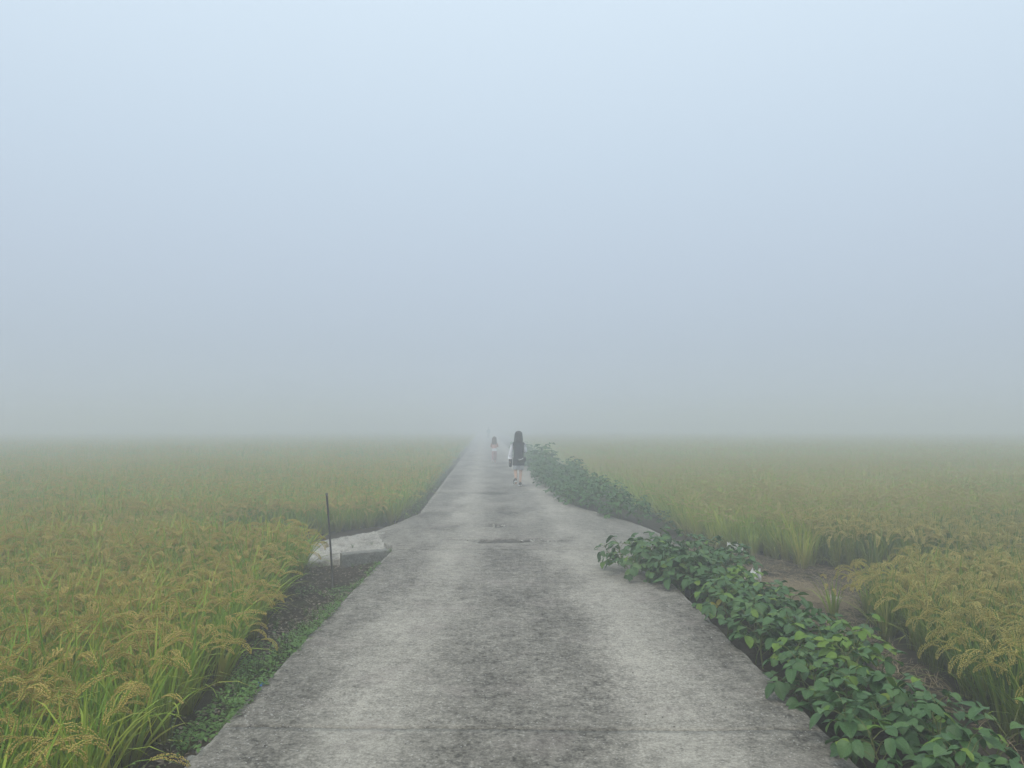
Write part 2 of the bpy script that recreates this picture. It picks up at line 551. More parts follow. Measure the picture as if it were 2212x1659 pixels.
road = bpy.data.objects.new('road', None); C.objects.link(road)
tag(road, 'weathered grey concrete farm road running into the fog', 'road', kind='structure')
G = .0055
j1 = lambda x: .03 * fbm(x, 2.0, 1.1, 6) - .022 * x
j2 = lambda x: .02 * fbm(x, 5.0, 1.3, 6)
slab('concrete_slab', -4.0, 4.29 - G, road_left, road_right, .06, .06, None, j1, None, road)
slab('concrete_slab', 4.29 + G, 10.42 - G, road_left, road_right, .05, .05, j1, j2, None, road)
FL = [(10.4, -1.61), (10.75, -1.66), (11.2, -1.85), (12.0, -2.06), (12.6, -2.22), (12.9, -2.16), (13.6, -1.98), (14.7, -1.78)]
FR = [(10.4, 2.36), (11.2, 2.58), (11.7, 2.60), (12.6, 2.52), (13.4, 2.36), (14.0, 2.15), (14.8, 1.70), (15.6, 1.42), (16.6, 1.22)]
def fdroop(x, y):
    z = 0
    if x > 1.5: z -= .16 * min(1, (x - 1.5) / 1.1) ** 1.4
    if x < -1.7: z -= .05 * min(1, (-1.7 - x) / .5)
    return z
slab('concrete_slab', 10.42 + G, 14.75 - G, lambda y: lerp_tab(FL, y), lambda y: lerp_tab(FR, y), .06, .05, j2, None, fdroop, road)
yy = 14.75
for k, ln in enumerate([4.35, 5.9, 6, 6, 6, 8, 10, 12, 16, 20, 24, 60, 60]):
    g = .0025
    slab('concrete_slab', yy + g, yy + ln - g, lambda y: (lerp_tab(FL, y) if y < 14.8 else road_left(y)), lambda y: (lerp_tab(FR, y) if y < 16.6 else road_right(y)), .1 if k < 3 else .4, .08 if k < 3 else .6,
         None, None, None, road)
    yy += ln

# entrance ramp of rough cast concrete on the -x side
ca, cb, cc, cd = Vector((-1.64, 10.52, -.02)), Vector((-2.16, 12.62, -.05)), Vector((-3.25, 12.75, -.26)), Vector((-2.78, 10.62, -.24))
nu, nv = 36, 44
V, F, A = [], [], []
for j in range(nv + 1):
    for i in range(nu + 1):
        s, t = i / nu, j / nv
        p = (ca * (1 - s) + cd * s) * (1 - t) + (cb * (1 - s) + cc * s) * t
        p = p + Vector((.05 * fbm(p.x, p.y, 2.0) * (1 if 0 < i < nu else 1.6), .05 * fbm(p.y, p.x, 2.4) * (0.4 if j == 0 else 1), 0))
        rel = .032 * fbm(p.x + p.y * .6, p.y * 1.8, 5.0, 3) + .016 * fbm(p.x, p.y, 17, 2)
        p.z += rel
        V.append(tuple(p)); A.append(-.7 if rel < -.016 else (.25 if rel > .012 else 0.0))
for j in range(nv):
    for i in range(nu):
        a = j * (nu + 1) + i
        F.append((a, a + nu + 1, a + nu + 2, a + 1))
n0 = len(V); w = nu + 1
rim = list(range(w)) + [j * w + nu for j in range(1, nv + 1)] + [nv * w + i for i in range(nu - 1, -1, -1)] + [j * w for j in range(nv - 1, 0, -1)]
for k in rim:
    x, y, z = V[k]; V.append((x, y, min(z - .14, -.36))); A.append(-.55)
for q in range(len(rim)):
    q2 = (q + 1) % len(rim); F.append((rim[q], rim[q2], n0 + q2, n0 + q))
mb = MB(); mb.add(V, F, 0, A)
tag(obj('field_ramp', mb.mesh('field_ramp', M['rough_concrete'])), 'rough pale concrete ramp from the road down into the rice field', 'ramp')

mb = MB()
a, b_ = Vector((-1.66, 10.44, 0)), Vector((-2.24, 10.20, 0)); d = (b_ - a); nrm = Vector((-d.y, d.x, 0)).normalized() * -.075
V, F = [], []
K = 14
for i in range(K + 1):
    p = a + d * (i / K)
    jz = .008 * fbm(i, 1.0, .7); top = .0 - .02 * (i / K) + jz
    for off, z in ((-1, -.34), (-1, top - .012), (-.8, top), (.8, top), (1, top - .012), (1, -.34)):
        q = p + nrm * off * (1 + .08 * nz(i * .8, off)); V.append((q.x, q.y, z))
for i in range(K):
    for k in range(5):
        F.append((i * 6 + k, i * 6 + k + 1, (i + 1) * 6 + k + 1, (i + 1) * 6 + k))
F.append(tuple(range(6))); F.append(tuple(K * 6 + k for k in reversed(range(6))))
mb.add(V, F)
tag(obj('curb_block', mb.mesh('curb_block', M['curb'], False)), 'mossy grey concrete curb at the corner of the rough ramp', 'curb')

# ------------------------------------------------------------------ rice
def blade(mb, base, az, lean, length, width, droop, segs=6, mat=0, val=0.0, twist=0.0):
    ca_, sa = math.cos(az), math.sin(az)
    r, z = 0.0, 0.0
    V = []
    for i in range(segs + 1):
        t = i / segs
        th = lean + droop * t ** 1.8
        if i:
            r += math.sin(th) * length / segs; z += math.cos(th) * length / segs
        wd = width * min(1.0, .45 + 1.6 * t) * max(.02, 1 - t ** 3.2)
        x, y = base[0] + r * ca_, base[1] + r * sa
        tw = az + math.pi / 2 + twist * t
        V.append((x + math.cos(tw) * wd / 2, y + math.sin(tw) * wd / 2, base[2] + z))
        V.append((x - math.cos(tw) * wd / 2, y - math.sin(tw) * wd / 2, base[2] + z))
    mb.add(V, [(2 * i, 2 * i + 1, 2 * i + 3, 2 * i + 2) for i in range(segs)], mat, val)

def grain(mb, p, d, ln, wd, mat, val):
    d = d.normalized(); a = d.orthogonal().normalized(); b = d.cross(a)
    V = [p, p + d * ln]
    for k in range(3):
        t = 2 * math.pi * k / 3
        V.append(p + d * ln * .45 + (a * math.cos(t) + b * math.sin(t)) * wd * .5)
    mb.add(V, [(0, 3, 2), (0, 4, 3), (0, 2, 4), (1, 2, 3), (1, 3, 4), (1, 4, 2)], mat, val)

def panicle(mb, r_, stalk, arch, reach, ngr, mat_leaf=0, mat_ear=1, gs=1.0):
    """stalk rises, nods over towards +x and carries an ear of grains on short drooping branches"""
    val = r_.random()
    pts = []; p = Vector((0, 0, 0)); th = r_.uniform(.05, .16)
    n1 = 5
    for i in range(n1 + 1):
        pts.append(p.copy())
        p = p + Vector((math.sin(th), 0, math.cos(th))) * stalk / n1
        th += .03
    n2 = 9; axis_pts = []
    sway = r_.uniform(-.3, .3)
    for i in range(n2 + 1):
        t = i / n2
        tt = th + (arch - th) * (t ** .8)
        axis_pts.append((p.copy(), Vector((math.sin(tt), sway * t, math.cos(tt))).normalized()))
        p = p + axis_pts[-1][1] * reach / n2
    tube(mb, pts + [q for q, _ in axis_pts], [.0022] * (n1 + 1) + [.0012] * (n2 + 1), 3, mat_leaf, val * .6, False)
    nstr = 5
    for k in range(ngr):
        t = (k // nstr + r_.random() * .6) / (ngr / nstr)
        f = min(n2 - .01, (.10 + .90 * t) * n2); i = min(n2 - 1, int(f))
        q, d = axis_pts[i]; q2 = axis_pts[i + 1][0]
        pos = q.lerp(q2, f - i)
        an = 2 * math.pi * (k % nstr) / nstr + t * 2.0
        side = Vector((math.cos(an) * .7, math.sin(an), math.cos(an) * .5))
        spread = (.004 + .013 * math.sin(math.pi * min(1, t * 1.05)) ** .7) * gs ** .4
        pos = pos + side * spread * r_.uniform(.7, 1.3) + Vector((0, 0, -.012 * t))
        dd = d * 1.0 + side * .30 + Vector((0, 0, -.45))
        grain(mb, pos, dd, .0145 * gs, .0075 * gs, mat_ear, min(1, max(0, val + r_.uniform(-.2, .2))))

def foliage(r_, nb, hgt, spread, up=0.0, wd=.011, dead=.12, segs=6):
    mb = MB()
    for k in range(nb):
        az = r_.uniform(0, 2 * math.pi)
        rr = spread * .35 * math.sqrt(r_.random())
        base = (rr * math.cos(az + .6), rr * math.sin(az + .6), -.03)
        h = hgt * r_.uniform(.62, 1.18)
        style = r_.random()
        if style < .55 + up:
            lean, droop = r_.uniform(.04, .26), r_.uniform(.1, .7)
        elif style < .88:
            lean, droop = r_.uniform(.1, .35), r_.uniform(.9, 1.9)
        else:
            lean, droop = r_.uniform(.3, .6), r_.uniform(.8, 1.7); h *= .9
        blade(mb, base, az + r_.uniform(-.5, .5), lean, h, wd * r_.uniform(.7, 1.25), droop, segs, 0,
              min(1, r_.random() ** 1.3) if r_.random() > dead else 1.0, r_.uniform(-.9, .9))
    for k in range(nb // 3):       # upright culms
        az = r_.uniform(0, 2 * math.pi); rr = spread * .3 * math.sqrt(r_.random())
        blade(mb, (rr * math.cos(az), rr * math.sin(az), -.03), az, r_.uniform(.02, .18), hgt * r_.uniform(.5, .75), .007, .1, 3, 0, r_.uniform(.3, .9))
    return mb

def ear_set(r_, n, spread, up=0.0):
    """(variant, azimuth, base offset, scale, extra lean)"""
    o = []
    for k in range(n):
        az = r_.uniform(0, 2 * math.pi); rr = spread * .3 * math.sqrt(r_.random())
        o.append((r_.randrange(8), az, (rr * math.cos(az), rr * math.sin(az), -.03), r_.uniform(.88, 1.12), r_.uniform(-.02, .26)))
    return o

def ear_mtx(e_):
    v, az, b, s, lean = e_
    return Matrix.Translation(b) @ Matrix.Rotation(az, 4, 'Z') @ Matrix.Rotation(lean, 4, 'Y') @ Matrix.Scale(s, 4)

KIND = {}
def rice_kind(key, seed, leaf_m, ear_m, hgt, nb, ne, stalk, arch, reach, up, wd):
    r_ = random.Random(seed)
    ears = []
    for k in range(8):
        mb = MB(); panicle(mb, r_, stalk * r_.uniform(.92, 1.08), r_.uniform(*arch), reach * r_.uniform(.85, 1.2), 95); ears.append(mb)
    ears_lo = []
    for k in range(8):
        mb = MB(); panicle(mb, r_, stalk * r_.uniform(.92, 1.08), r_.uniform(*arch), reach * r_.uniform(.85, 1.2), 20, gs=1.9); ears_lo.append(mb)
    fol = [foliage(r_, nb, hgt, .16, up, wd) for k in range(5)]
    sets = [ear_set(r_, ne, .16) for k in range(5)]
    col = bpy.data.collections.new('rice_source_' + key)
    for k in range(5):
        mb = MB(); mb.merge(fol[k])
        for e_ in sets[k]: mb.merge(ears[e_[0]], ear_mtx(e_))
        o = bpy.data.objects.new('rice_hill_%s_%d' % (key, k), mb.mesh('rice_hill', [leaf_m, ear_m])); col.objects.link(o)
    low = bpy.data.collections.new('rice_source_low_' + key)
    for k in range(4):             # a hill as seen farther off: fewer, broader blades
        mb = foliage(r_, max(10, nb // 2), hgt, .26, up, wd * 1.7, segs=4)
        for e_ in ear_set(r_, max(3, ne // 2), .3): mb.merge(ears_lo[e_[0]], ear_mtx(e_))
        o = bpy.data.objects.new('rice_hill_low_%s_%d' % (key, k), mb.mesh('rice_hill_low', [leaf_m, ear_m])); low.objects.link(o)
    KIND[key] = dict(fol=[m.mesh('rice_leaves', [leaf_m]) for m in fol], ears=[m.mesh('rice_ear', [leaf_m, ear_m]) for m in ears], sets=sets, col=col, low=low)

rice_kind('left', 11, M['rice_leaf_left'], M['rice_ear_left'], .70, 27, 6, .44, (1.9, 2.9), .23, .10, .0165)
rice_kind('right', 23, M['rice_leaf_right'], M['rice_ear_right'], .66, 26, 7, .45, (2.1, 3.0), .24, .14, .0145)
rice_kind('pale', 37, M['rice_leaf_pale'], M['rice_ear_pale'], .70, 32, 4, .48, (1.4, 2.3), .19, .27, .013)

def scatter_object(name, pts, col, label, cat='rice'):
    """pts: (x, y, z, rotz, tiltx, tilty, scale, index); one mass of hills"""
    me = bpy.data.meshes.new(name)
    me.from_pydata([p[:3] for p in pts], [], [])
    a = me.attributes.new('rot', 'FLOAT_VECTOR', 'POINT'); a.data.foreach_set('vector', [c for p in pts for c in (p[4], p[5], p[3])])
    a = me.attributes.new('scl', 'FLOAT', 'POINT'); a.data.foreach_set('value', [p[6] for p in pts])
    a = me.attributes.new('idx', 'INT', 'POINT'); a.data.foreach_set('value', [p[7] for p in pts])
    o = obj(name, me)
    g = bpy.data.node_groups.new(name + '_nodes', 'GeometryNodeTree')
    g.interface.new_socket('Geometry', in_out='INPUT', socket_type='NodeSocketGeometry')
    g.interface.new_socket('Geometry', in_out='OUTPUT', socket_type='NodeSocketGeometry')
    n, l = g.nodes, g.links
    gi, go = n.new('NodeGroupInput'), n.new('NodeGroupOutput')
    ci = n.new('GeometryNodeCollectionInfo'); ci.inputs['Collection'].default_value = col
    ci.inputs['Separate Children'].default_value = True; ci.inputs['Reset Children'].default_value = True
    ip = n.new('GeometryNodeInstanceOnPoints'); ip.inputs['Pick Instance'].default_value = True
    def attr(nm, ty):
        q = n.new('GeometryNodeInputNamedAttribute'); q.data_type = ty; q.inputs['Name'].default_value = nm
        return q.outputs['Attribute']
    e2r = n.new('FunctionNodeEulerToRotation')
    l.new(attr('rot', 'FLOAT_VECTOR'), e2r.inputs[0])
    l.new(e2r.outputs[0], ip.inputs['Rotation'])
    l.new(attr('scl', 'FLOAT'), ip.inputs['Scale'])
    l.new(attr('idx', 'INT'), ip.inputs['Instance Index'])
    l.new(gi.outputs[0], ip.inputs['Points']); l.new(ci.outputs[0], ip.inputs['Instance']); l.new(ip.outputs[0], go.inputs[0])
    md = o.modifiers.new('hills', 'NODES'); md.node_group = g
    return tag(o, label, cat, kind='stuff')

def in_view(x, y, pad=3.0):
    return y > -1.5 and abs(x) < .70 * max(y, 0) + pad

def grid_pts(x0, x1, y0, y1, sx, sy, jit, test, r_):
    o = []
    y = y0
    while y < y1:
        x = x0 + r_.uniform(0, sx)
        while x < x1:
            px, py = x + r_.uniform(-jit, jit) * sx, y + r_.uniform(-jit, jit) * sy
            if in_view(px, py) and test(px, py): o.append((px, py))
            x += sx
        y += sy
    return o

def hills(pts, r_, s0, s1, n, tilt=.10, lean=None):
    o = []
    for (x, y) in pts:
        s = r_.uniform(s0, s1) * (1 + .12 * fbm(x, y, .5, 2))
        o.append((x, y, ground_z(x, y) + .0, r_.uniform(0, 6.28), r_.gauss(0, tilt), r_.gauss(0, tilt), s, r_.randrange(n)))
    return o

r_ = random.Random(5)
LT = lambda x, y: x < left_edge(y) - .02
near_l = grid_pts(-14, -2.0, -1, 15.5, .20, .21, .32, LT, r_)
mid_l = grid_pts(-32, -2.0, 15.5, 36, .27, .28, .4, LT, r_)
far_l = grid_pts(-75, -2.5, 36, 105, .55, .55, .45, LT, r_) + grid_pts(-180, -4, 105, 250, 1.25, 1.25, .45, LT, r_)
RT = lambda x, y: right_rice(x, y)
near_r = grid_pts(2.9, 14, -1, 10.2, .20, .21, .32, lambda x, y: RT(x, y) and y < (10.2 if x > 6.4 else lerp_tab([(3.5, 8.05), (5.6, 9.3), (6.4, 10.2)], x)), r_)
pale_n = grid_pts(2.3, 16, 9.8, 17, .20, .21, .34, lambda x, y: RT(x, y) and not (y < 10.2 and x > 6.4) and y > lerp_tab([(5.2, 10.2), (6.4, 10.0)], x), r_)
near_r += [p for p in pale_n if p[0] > 4.3 and p[1] < 12.6]
pale_n = [p for p in pale_n if not (p[0] > 4.3 and p[1] < 12.6)]
mid_r = grid_pts(1.5, 32, 17, 36, .27, .28, .4, RT, r_)
far_r = grid_pts(-2, 75, 36, 105, .55, .55, .45, RT, r_) + grid_pts(-4, 180, 105, 250, 1.25, 1.25, .45, RT, r_)

# hills that stand free at the edges are things of their own
def edge_dist_left(p): return left_edge(p[1]) - p[0]
solo_l = sorted([p for p in near_l if 2.9 < p[1] < 10.6 and edge_dist_left(p) < .26], key=lambda p: p[1])
solo_l += sorted([p for p in near_l if 3.4 < p[1] < 5.6 and .26 <= edge_dist_left(p) < .62], key=lambda p: p[1])
solo_r = sorted([p for p in near_r if 3.2 < p[1] < 8.6 and not right_rice(p[0] - .26, p[1])], key=lambda p: p[1])
sl, sr = set(solo_l), set(solo_r)
near_l = [p for p in near_l if p not in sl]
near_r = [p for p in near_r if p not in sr]

def rice_plant(key, x, y, label, group, scl=1.0, az=None, tilt=(0, 0), ears=9, k=None):
    K = KIND[key]; k = r_.randrange(5) if k is None else k
    root = obj('rice_plant', None, None, (x, y, ground_z(x, y)), (tilt[0], tilt[1], r_.uniform(0, 6.28) if az is None else az), scl)
    tag(root, label, 'rice plant', group)
    obj('foliage', K['fol'][k], root)
    for e_ in K['sets'][k][:ears]:
        obj('panicle', K['ears'][e_[0]], root, mtx=ear_mtx(e_))
    return root
for p in solo_l:
    near_ = 'opposite the road crack' if p[1] < 4.6 else 'beside the pale thin weeds' if p[1] < 6.6 else 'beside the leaf litter' if p[1] < 8.6 else 'near the steel stake'
    row_ = 'front-row' if edge_dist_left(p) < .26 else 'second-row'
    rice_plant('left', p[0], p[1], '%s ripening rice plant along the weedy verge, %s' % (row_, near_), 'rice plants along the verge', r_.uniform(.88, 1.05), tilt=(r_.gauss(0, .10), .17 + r_.gauss(0, .14)), ears=r_.choice([3, 4, 5, 7]))
for p in solo_r:
    near_ = 'behind the lone yellowed plant' if p[1] < 5.6 else 'above the bare dark soil' if p[1] < 7.2 else 'beside the muddy gap'
    rice_plant('right', p[0], p[1], 'rice plant with heavy nodding ears facing the bean row, %s' % near_, 'rice plants facing the bean row', r_.uniform(.9, 1.08), tilt=(r_.gauss(0, .06), -.12 + r_.gauss(0, .07)), ears=13)
rice_plant('right', 3.12, 4.92, 'lone yellowed rice plant standing forward on the bare dark soil', None, 1.03, tilt=(0, -.03), ears=9)
rice_plant('left', 3.27, 7.95, 'small sparse yellow rice tuft beside the dry straw heap', None, .74, tilt=(0, -.1), ears=4)
rice_plant('pale', 4.05, 10.85, 'pale upright rice clump standing out on the muddy gap', None, 1.05, tilt=(-.1, -.05), ears=5)

for nm, pts, key, low, s0, s1, lab in (
    ('rice_field', near_l, 'left', 0, .88, 1.12, 'golden green ripening rice field beside the weedy verge'),
    ('rice_field', mid_l, 'left', 1, .9, 1.12, 'hazy golden rice behind the entrance ramp'),
    ('rice_field', far_l, 'left', 1, 1.1, 1.4, 'far golden rice fading into fog across from the bean row'),
    ('rice_field', near_r, 'right', 0, .88, 1.1, 'olive rice field with heavy nodding ears beside the bean row'),
    ('rice_field', pale_n, 'pale', 0, .9, 1.1, 'pale green upright rice behind the muddy gap'),
    ('rice_field', mid_r, 'pale', 1, .9, 1.12, 'hazy pale green rice beyond the muddy gap'),
    ('rice_field', far_r, 'pale', 1, 1.1, 1.4, 'far pale rice fading into fog behind the tall bean bushes')):
    K = KIND[key]
    scatter_object(nm, hills(pts, r_, s0, s1, 4 if low else 5), K['low'] if low else K['col'], lab)
print('rice hills', [len(q) for q in (near_l, mid_l, far_l, near_r, pale_n, mid_r, far_r, solo_l, solo_r)])

# ------------------------------------------------------------------ soybean plants
def leaflet(mb, ln, wd, fold, curl, wav, seed, mat=0, val=0.0, nl=6, nw=4, mtx=None):
    V, F = [], []
    for j in range(nl + 1):
        t = j / nl
        w = wd * .5 * min(1.0, 1.08 * math.sin(math.pi * min(1, t ** .78 * .975 + .02)) ** .62) * (1 - .10 * t) + .0015
        for i in range(nw + 1):
            s = i / nw * 2 - 1
            x = s * w
            y = ln * t
            z = abs(s) * w * fold - curl * ln * t * t + wav * ln * math.sin(3.1 * t * 2 + seed + s * 1.4) * abs(s) ** 1.5 + .012 * ln * math.cos(t * 22) * abs(s) * (1 - abs(s)) * 2
            V.append((x, y, z))
    for j in range(nl):
        for i in range(nw):
            a = j * (nw + 1) + i
            F.append((a, a + 1, a + nw + 2, a + nw + 1))
    if mtx is not None: V = [mtx @ Vector(p) for p in V]
    mb.add(V, F, mat, val)

rb = random.Random(99)
LEAF = {}
for key in ('bean_leaf', 'bean_leaf_lime', 'bean_leaf_yellow'):
    LEAF[key] = []
for k in range(8):
    ln, wdt = rb.uniform(.076, .118), rb.uniform(.058, .086)
    p = (ln, wdt, rb.uniform(.1, .5), rb.uniform(.05, .42), rb.uniform(.01, .06), rb.uniform(0, 6))
    for key in LEAF:
        mb = MB(); leaflet(mb, *p, val=rb.random())
        LEAF[key].append(mb.mesh('bean_leaflet', M[key]))

def bean_layout(r2, h, nn, reach):
    """stem mesh + leaflet matrices of one soybean plant"""
    mb = MB(); leaves = []
    lean = (r2.uniform(-.15, .15), r2.uniform(-.15, .15))
    stem = [Vector((lean[0] * t * h + .012 * math.sin(t * 7), lean[1] * t * h + .012 * math.cos(t * 6), h * t - .03 * (1 - t))) for t in np.linspace(0, 1, 8)]
    tube(mb, stem, [.006 - .0035 * i / 7 for i in range(8)], 5, 0, .4)
    az = r2.uniform(0, 6.28)
    for k in range(nn):
        t = .25 + .75 * (k + .6) / nn
        f = t * 7; i = min(6, int(f)); p0 = stem[i].lerp(stem[i + 1], f - i)
        az += 2.4 + r2.uniform(-.4, .4)
        ln = reach * r2.uniform(.7, 1.2) * (1.15 - .55 * t)
        up = r2.uniform(.25, .75) + .35 * t
        d = Vector((math.cos(az) * math.cos(up), math.sin(az) * math.cos(up), math.sin(up)))
        p1 = p0 + d * ln * .6; p2 = p1 + (d + Vector((math.cos(az) * .5, math.sin(az) * .5, -.25))).normalized() * ln * .4
        tube(mb, [p0, p1, p2], [.0026, .0021, .0016], 4, 0, .8)
        s = r2.uniform(.8, 1.12) * (1.0 if t < .85 else .75)
        pitch = r2.uniform(-.6, .15)
        for kk, (da, off) in enumerate(((0, .022), (1.25, .0), (-1.25, .0))):
            a2 = az + da + r2.uniform(-.2, .2) - math.pi / 2
            m = Matrix.Translation(p2 + Vector((math.cos(az), math.sin(az), -.2)) * off) @ Matrix.Rotation(a2, 4, 'Z') @ Matrix.Rotation(pitch + r2.uniform(-.3, .25), 4, 'X') @ Matrix.Rotation(r2.uniform(-.35, .35), 4, 'Y') @ Matrix.Scale(s * (1.05 if kk == 0 else .93), 4)
            leaves.append((m, r2.randrange(8)))
    return mb, leaves

LAY = []
for k in range(8):
    mb, lv = bean_layout(rb, rb.uniform(.26, .38), 11, rb.uniform(.15, .22))
    LAY.append((mb.mesh('bean_stem', M['bean_stem']), lv))

def bean_plant(x, y, z, label, group, scl=1.0, tilt=(0, 0), tone='green'):
    st, lv = LAY[rb.randrange(8)]
    root = obj('bean_plant', None, None, (x, y, z), (tilt[0], tilt[1], rb.uniform(0, 6.28)), scl)
    tag(root, label, 'bean plant', group)
    obj('stem', st, root)
    for (m, v) in lv:
        q = rb.random()
        key = 'bean_leaf'
        if tone == 'lime' and q < .75: key = 'bean_leaf_lime'
        elif tone == 'yellow' and q < .08: key = 'bean_leaf_yellow'
        elif tone == 'yellow' and q < .25: key = 'bean_leaf_lime'
        elif q > .92: key = 'bean_leaf_lime'
        obj('leaf', LEAF[key][v], root, mtx=m)
    return root

G1 = 'soybean plants in the near row'
spots = []
y = 2.75
while y < 9.25:
    xs = [1.85, 2.05, 2.22] if y < 7.8 else [1.84, 2.08, 2.34]
    for x in xs:
        px, py = x + rb.uniform(-.10, .10) + (.05 if y > 5 else 0), y + rb.uniform(-.12, .12)
        spots.append((px, py))
    y += .24
special = {'lime': [(1.9, 5.35), (2.1, 5.1), (2.1, 7.45)], 'yellow': [(1.86, 7.1), (2.42, 4.25)]}
for (x, y) in spots:
    tone = 'green'; lab = 'dark green soybean plant in the dense row along the concrete edge'; grp = G1
    tx = rb.gauss(0, .10); ty = (-.20 if x < 2.0 else .05) + rb.gauss(0, .10)
    side = 'against the concrete edge' if x < 1.98 else 'in the middle of the bean row' if x < 2.2 else 'on the muddy side of the bean row'
    part_ = 'by the road crack' if y < 4.9 else 'past the road crack' if y < 6.2 else 'behind the yellowing plants' if y < 7.8 else 'at the bushy end'
    lab = 'green soybean plant %s, %s' % (side, part_)
    for tn, ps in special.items():
        for (sx, sy) in ps:
            if abs(x - sx) < .17 and abs(y - sy) < .15: tone = tn
    if tone == 'lime': lab, grp = 'pale lime soybean plant among dark green ones, %s' % part_, 'pale lime soybean plants'
    if tone == 'yellow': lab, grp = 'soybean plant with yellowing leaves in the row beside the concrete', 'yellowing soybean plants'
    bean_plant(x, y, ground_z(x, y), lab, grp, rb.uniform(.88, 1.12) * (1.1 if y > 8 else 1), (tx, ty), tone)
# the bushy end of the row that leans out over the concrete
for (x, y, ty) in ((1.73, 7.85, -.8), (1.73, 8.1, -1.0), (1.72, 8.2, -.75), (1.72, 8.45, -1.05), (1.74, 8.0, -.6), (1.74, 8.3, -.95), (1.70, 8.55, -.7), (1.72, 8.8, -1.0), (1.70, 9.05, -.75), (1.72, 9.3, -.95), (1.5, 8.45, -.75), (1.48, 8.8, -.7), (1.5, 9.15, -.8), (1.6, 8.3, -.3), (1.6, 8.7, -.25), (1.62, 9.1, -.2), (1.3, 8.6, -.6), (1.3, 9.0, -.6)):
    bean_plant(x, y, -.06 if x > 1.69 else .01, 'soybean plant sprawling over the concrete at the end of the near row', 'sprawling soybean plants', rb.uniform(1.0, 1.2), (rb.gauss(0, .1), ty))

# bean bushes beyond the entrance, in the fog: leaves too small to tell apart
FAR = []
for k in range(6):
    r2 = random.Random(300 + k)
    mbs, lv = bean_layout(r2, r2.uniform(.5, .6), 17, .22)
    mbl = MB()
    for (m, v) in lv:
        leaflet(mbl, .098, .072, r2.uniform(.1, .5), r2.uniform(.05, .4), .03, r2.uniform(0, 6), val=r2.random(), nl=4, nw=2, mtx=m)
    FAR.append((mbs.mesh('bean_stem', M['bean_stem']), mbl.mesh('bean_foliage', M['bean_leaf_far'])))
y = 14.2
while y < 46:
    w = 3 if y < 24 else 2
    for k in range(w):
        if rb.random() < .22: continue
        x = 1.28 + bend(y) + lerp_tab([(14.2, .75), (15.2, .3), (16.5, .12), (20, .0)], y) + k * .36 + rb.uniform(-.12, .12)
        yy_ = y + rb.uniform(-.15, .15)
        tall = lerp_tab([(14, .9), (20, 1.05), (24, 1.2), (27, 1.45), (32, 1.35), (46, 1.3)], y) * rb.uniform(.68, 1.18) * (1.2 if abs(y - 26.5) < .4 and k == 1 else 1)
        st, fo = FAR[rb.randrange(6)]
        root = obj('bean_plant', None, None, (x, yy_, ground_z(x, yy_) + .02), (rb.gauss(0, .1), (-.18 if k == 0 else .05) + rb.gauss(0, .1), rb.uniform(0, 6.28)), tall)
        far_ = 'at the rounded concrete corner' if y < 16.5 else 'before the walking woman' if y < 21 else 'in the tall bushes behind the woman' if y < 30 else 'in the faint bushes level with the girl'
        tag(root, 'foggy soybean bush %s' % far_, 'bean plant', 'foggy soybean bushes beyond the entrance')
        obj('stem', st, root); obj('foliage', fo, root)
    y += .36 if y < 24 else .55

# ------------------------------------------------------------------ weeds and litter
rw = random.Random(41)
def small_leaf(mb, p, az, pitch, ln, wd, mat=0, val=0.0):
    m = Matrix.Translation(p) @ Matrix.Rotation(az, 4, 'Z') @ Matrix.Rotation(pitch, 4, 'X')
    V = [m @ Vector(q) for q in ((0, 0, 0), (wd * .5, ln * .42, .06 * ln), (0, ln, -.12 * ln), (-wd * .5, ln * .42, .06 * ln), (0, ln * .45, 0))]
    mb.add(V, [(0, 1, 4), (1, 2, 4), (2, 3, 4), (3, 0, 4)], mat, val)

def weed_layout(r2, h, nb, leaf_len, mat, stem_r=.003, sparse=False):
    st, lf = MB(), MB()
    for b in range(nb):
        az = r2.uniform(0, 6.28); lean = r2.uniform(.05, .6) if nb > 1 else .06
        hh = h * r2.uniform(.6, 1.0)
        pts = [Vector((math.cos(az) * math.sin(lean) * hh * t, math.sin(az) * math.sin(lean) * hh * t, math.cos(lean) * hh * t - .02)) for t in np.linspace(0, 1, 6)]
        tube(st, pts, [stem_r * (1.1 - .7 * i / 5) for i in range(6)], 4, 0, .3)
        nl = int(hh / (.028 if not sparse else .022))
        for k in range(nl):
            t = .15 + .85 * (k + r2.random()) / nl
            f = t * 5; i = min(4, int(f)); p = pts[i].lerp(pts[i + 1], f - i)
            small_leaf(lf, p, r2.uniform(0, 6.28), r2.uniform(-.3, .7), leaf_len * r2.uniform(.6, 1.2) * (1.15 - .5 * t), leaf_len * .5 * r2.uniform(.7, 1.2), 0, r2.random())
    return st.mesh('weed_stem', M['bean_stem']), lf.mesh('weed_foliage', mat)

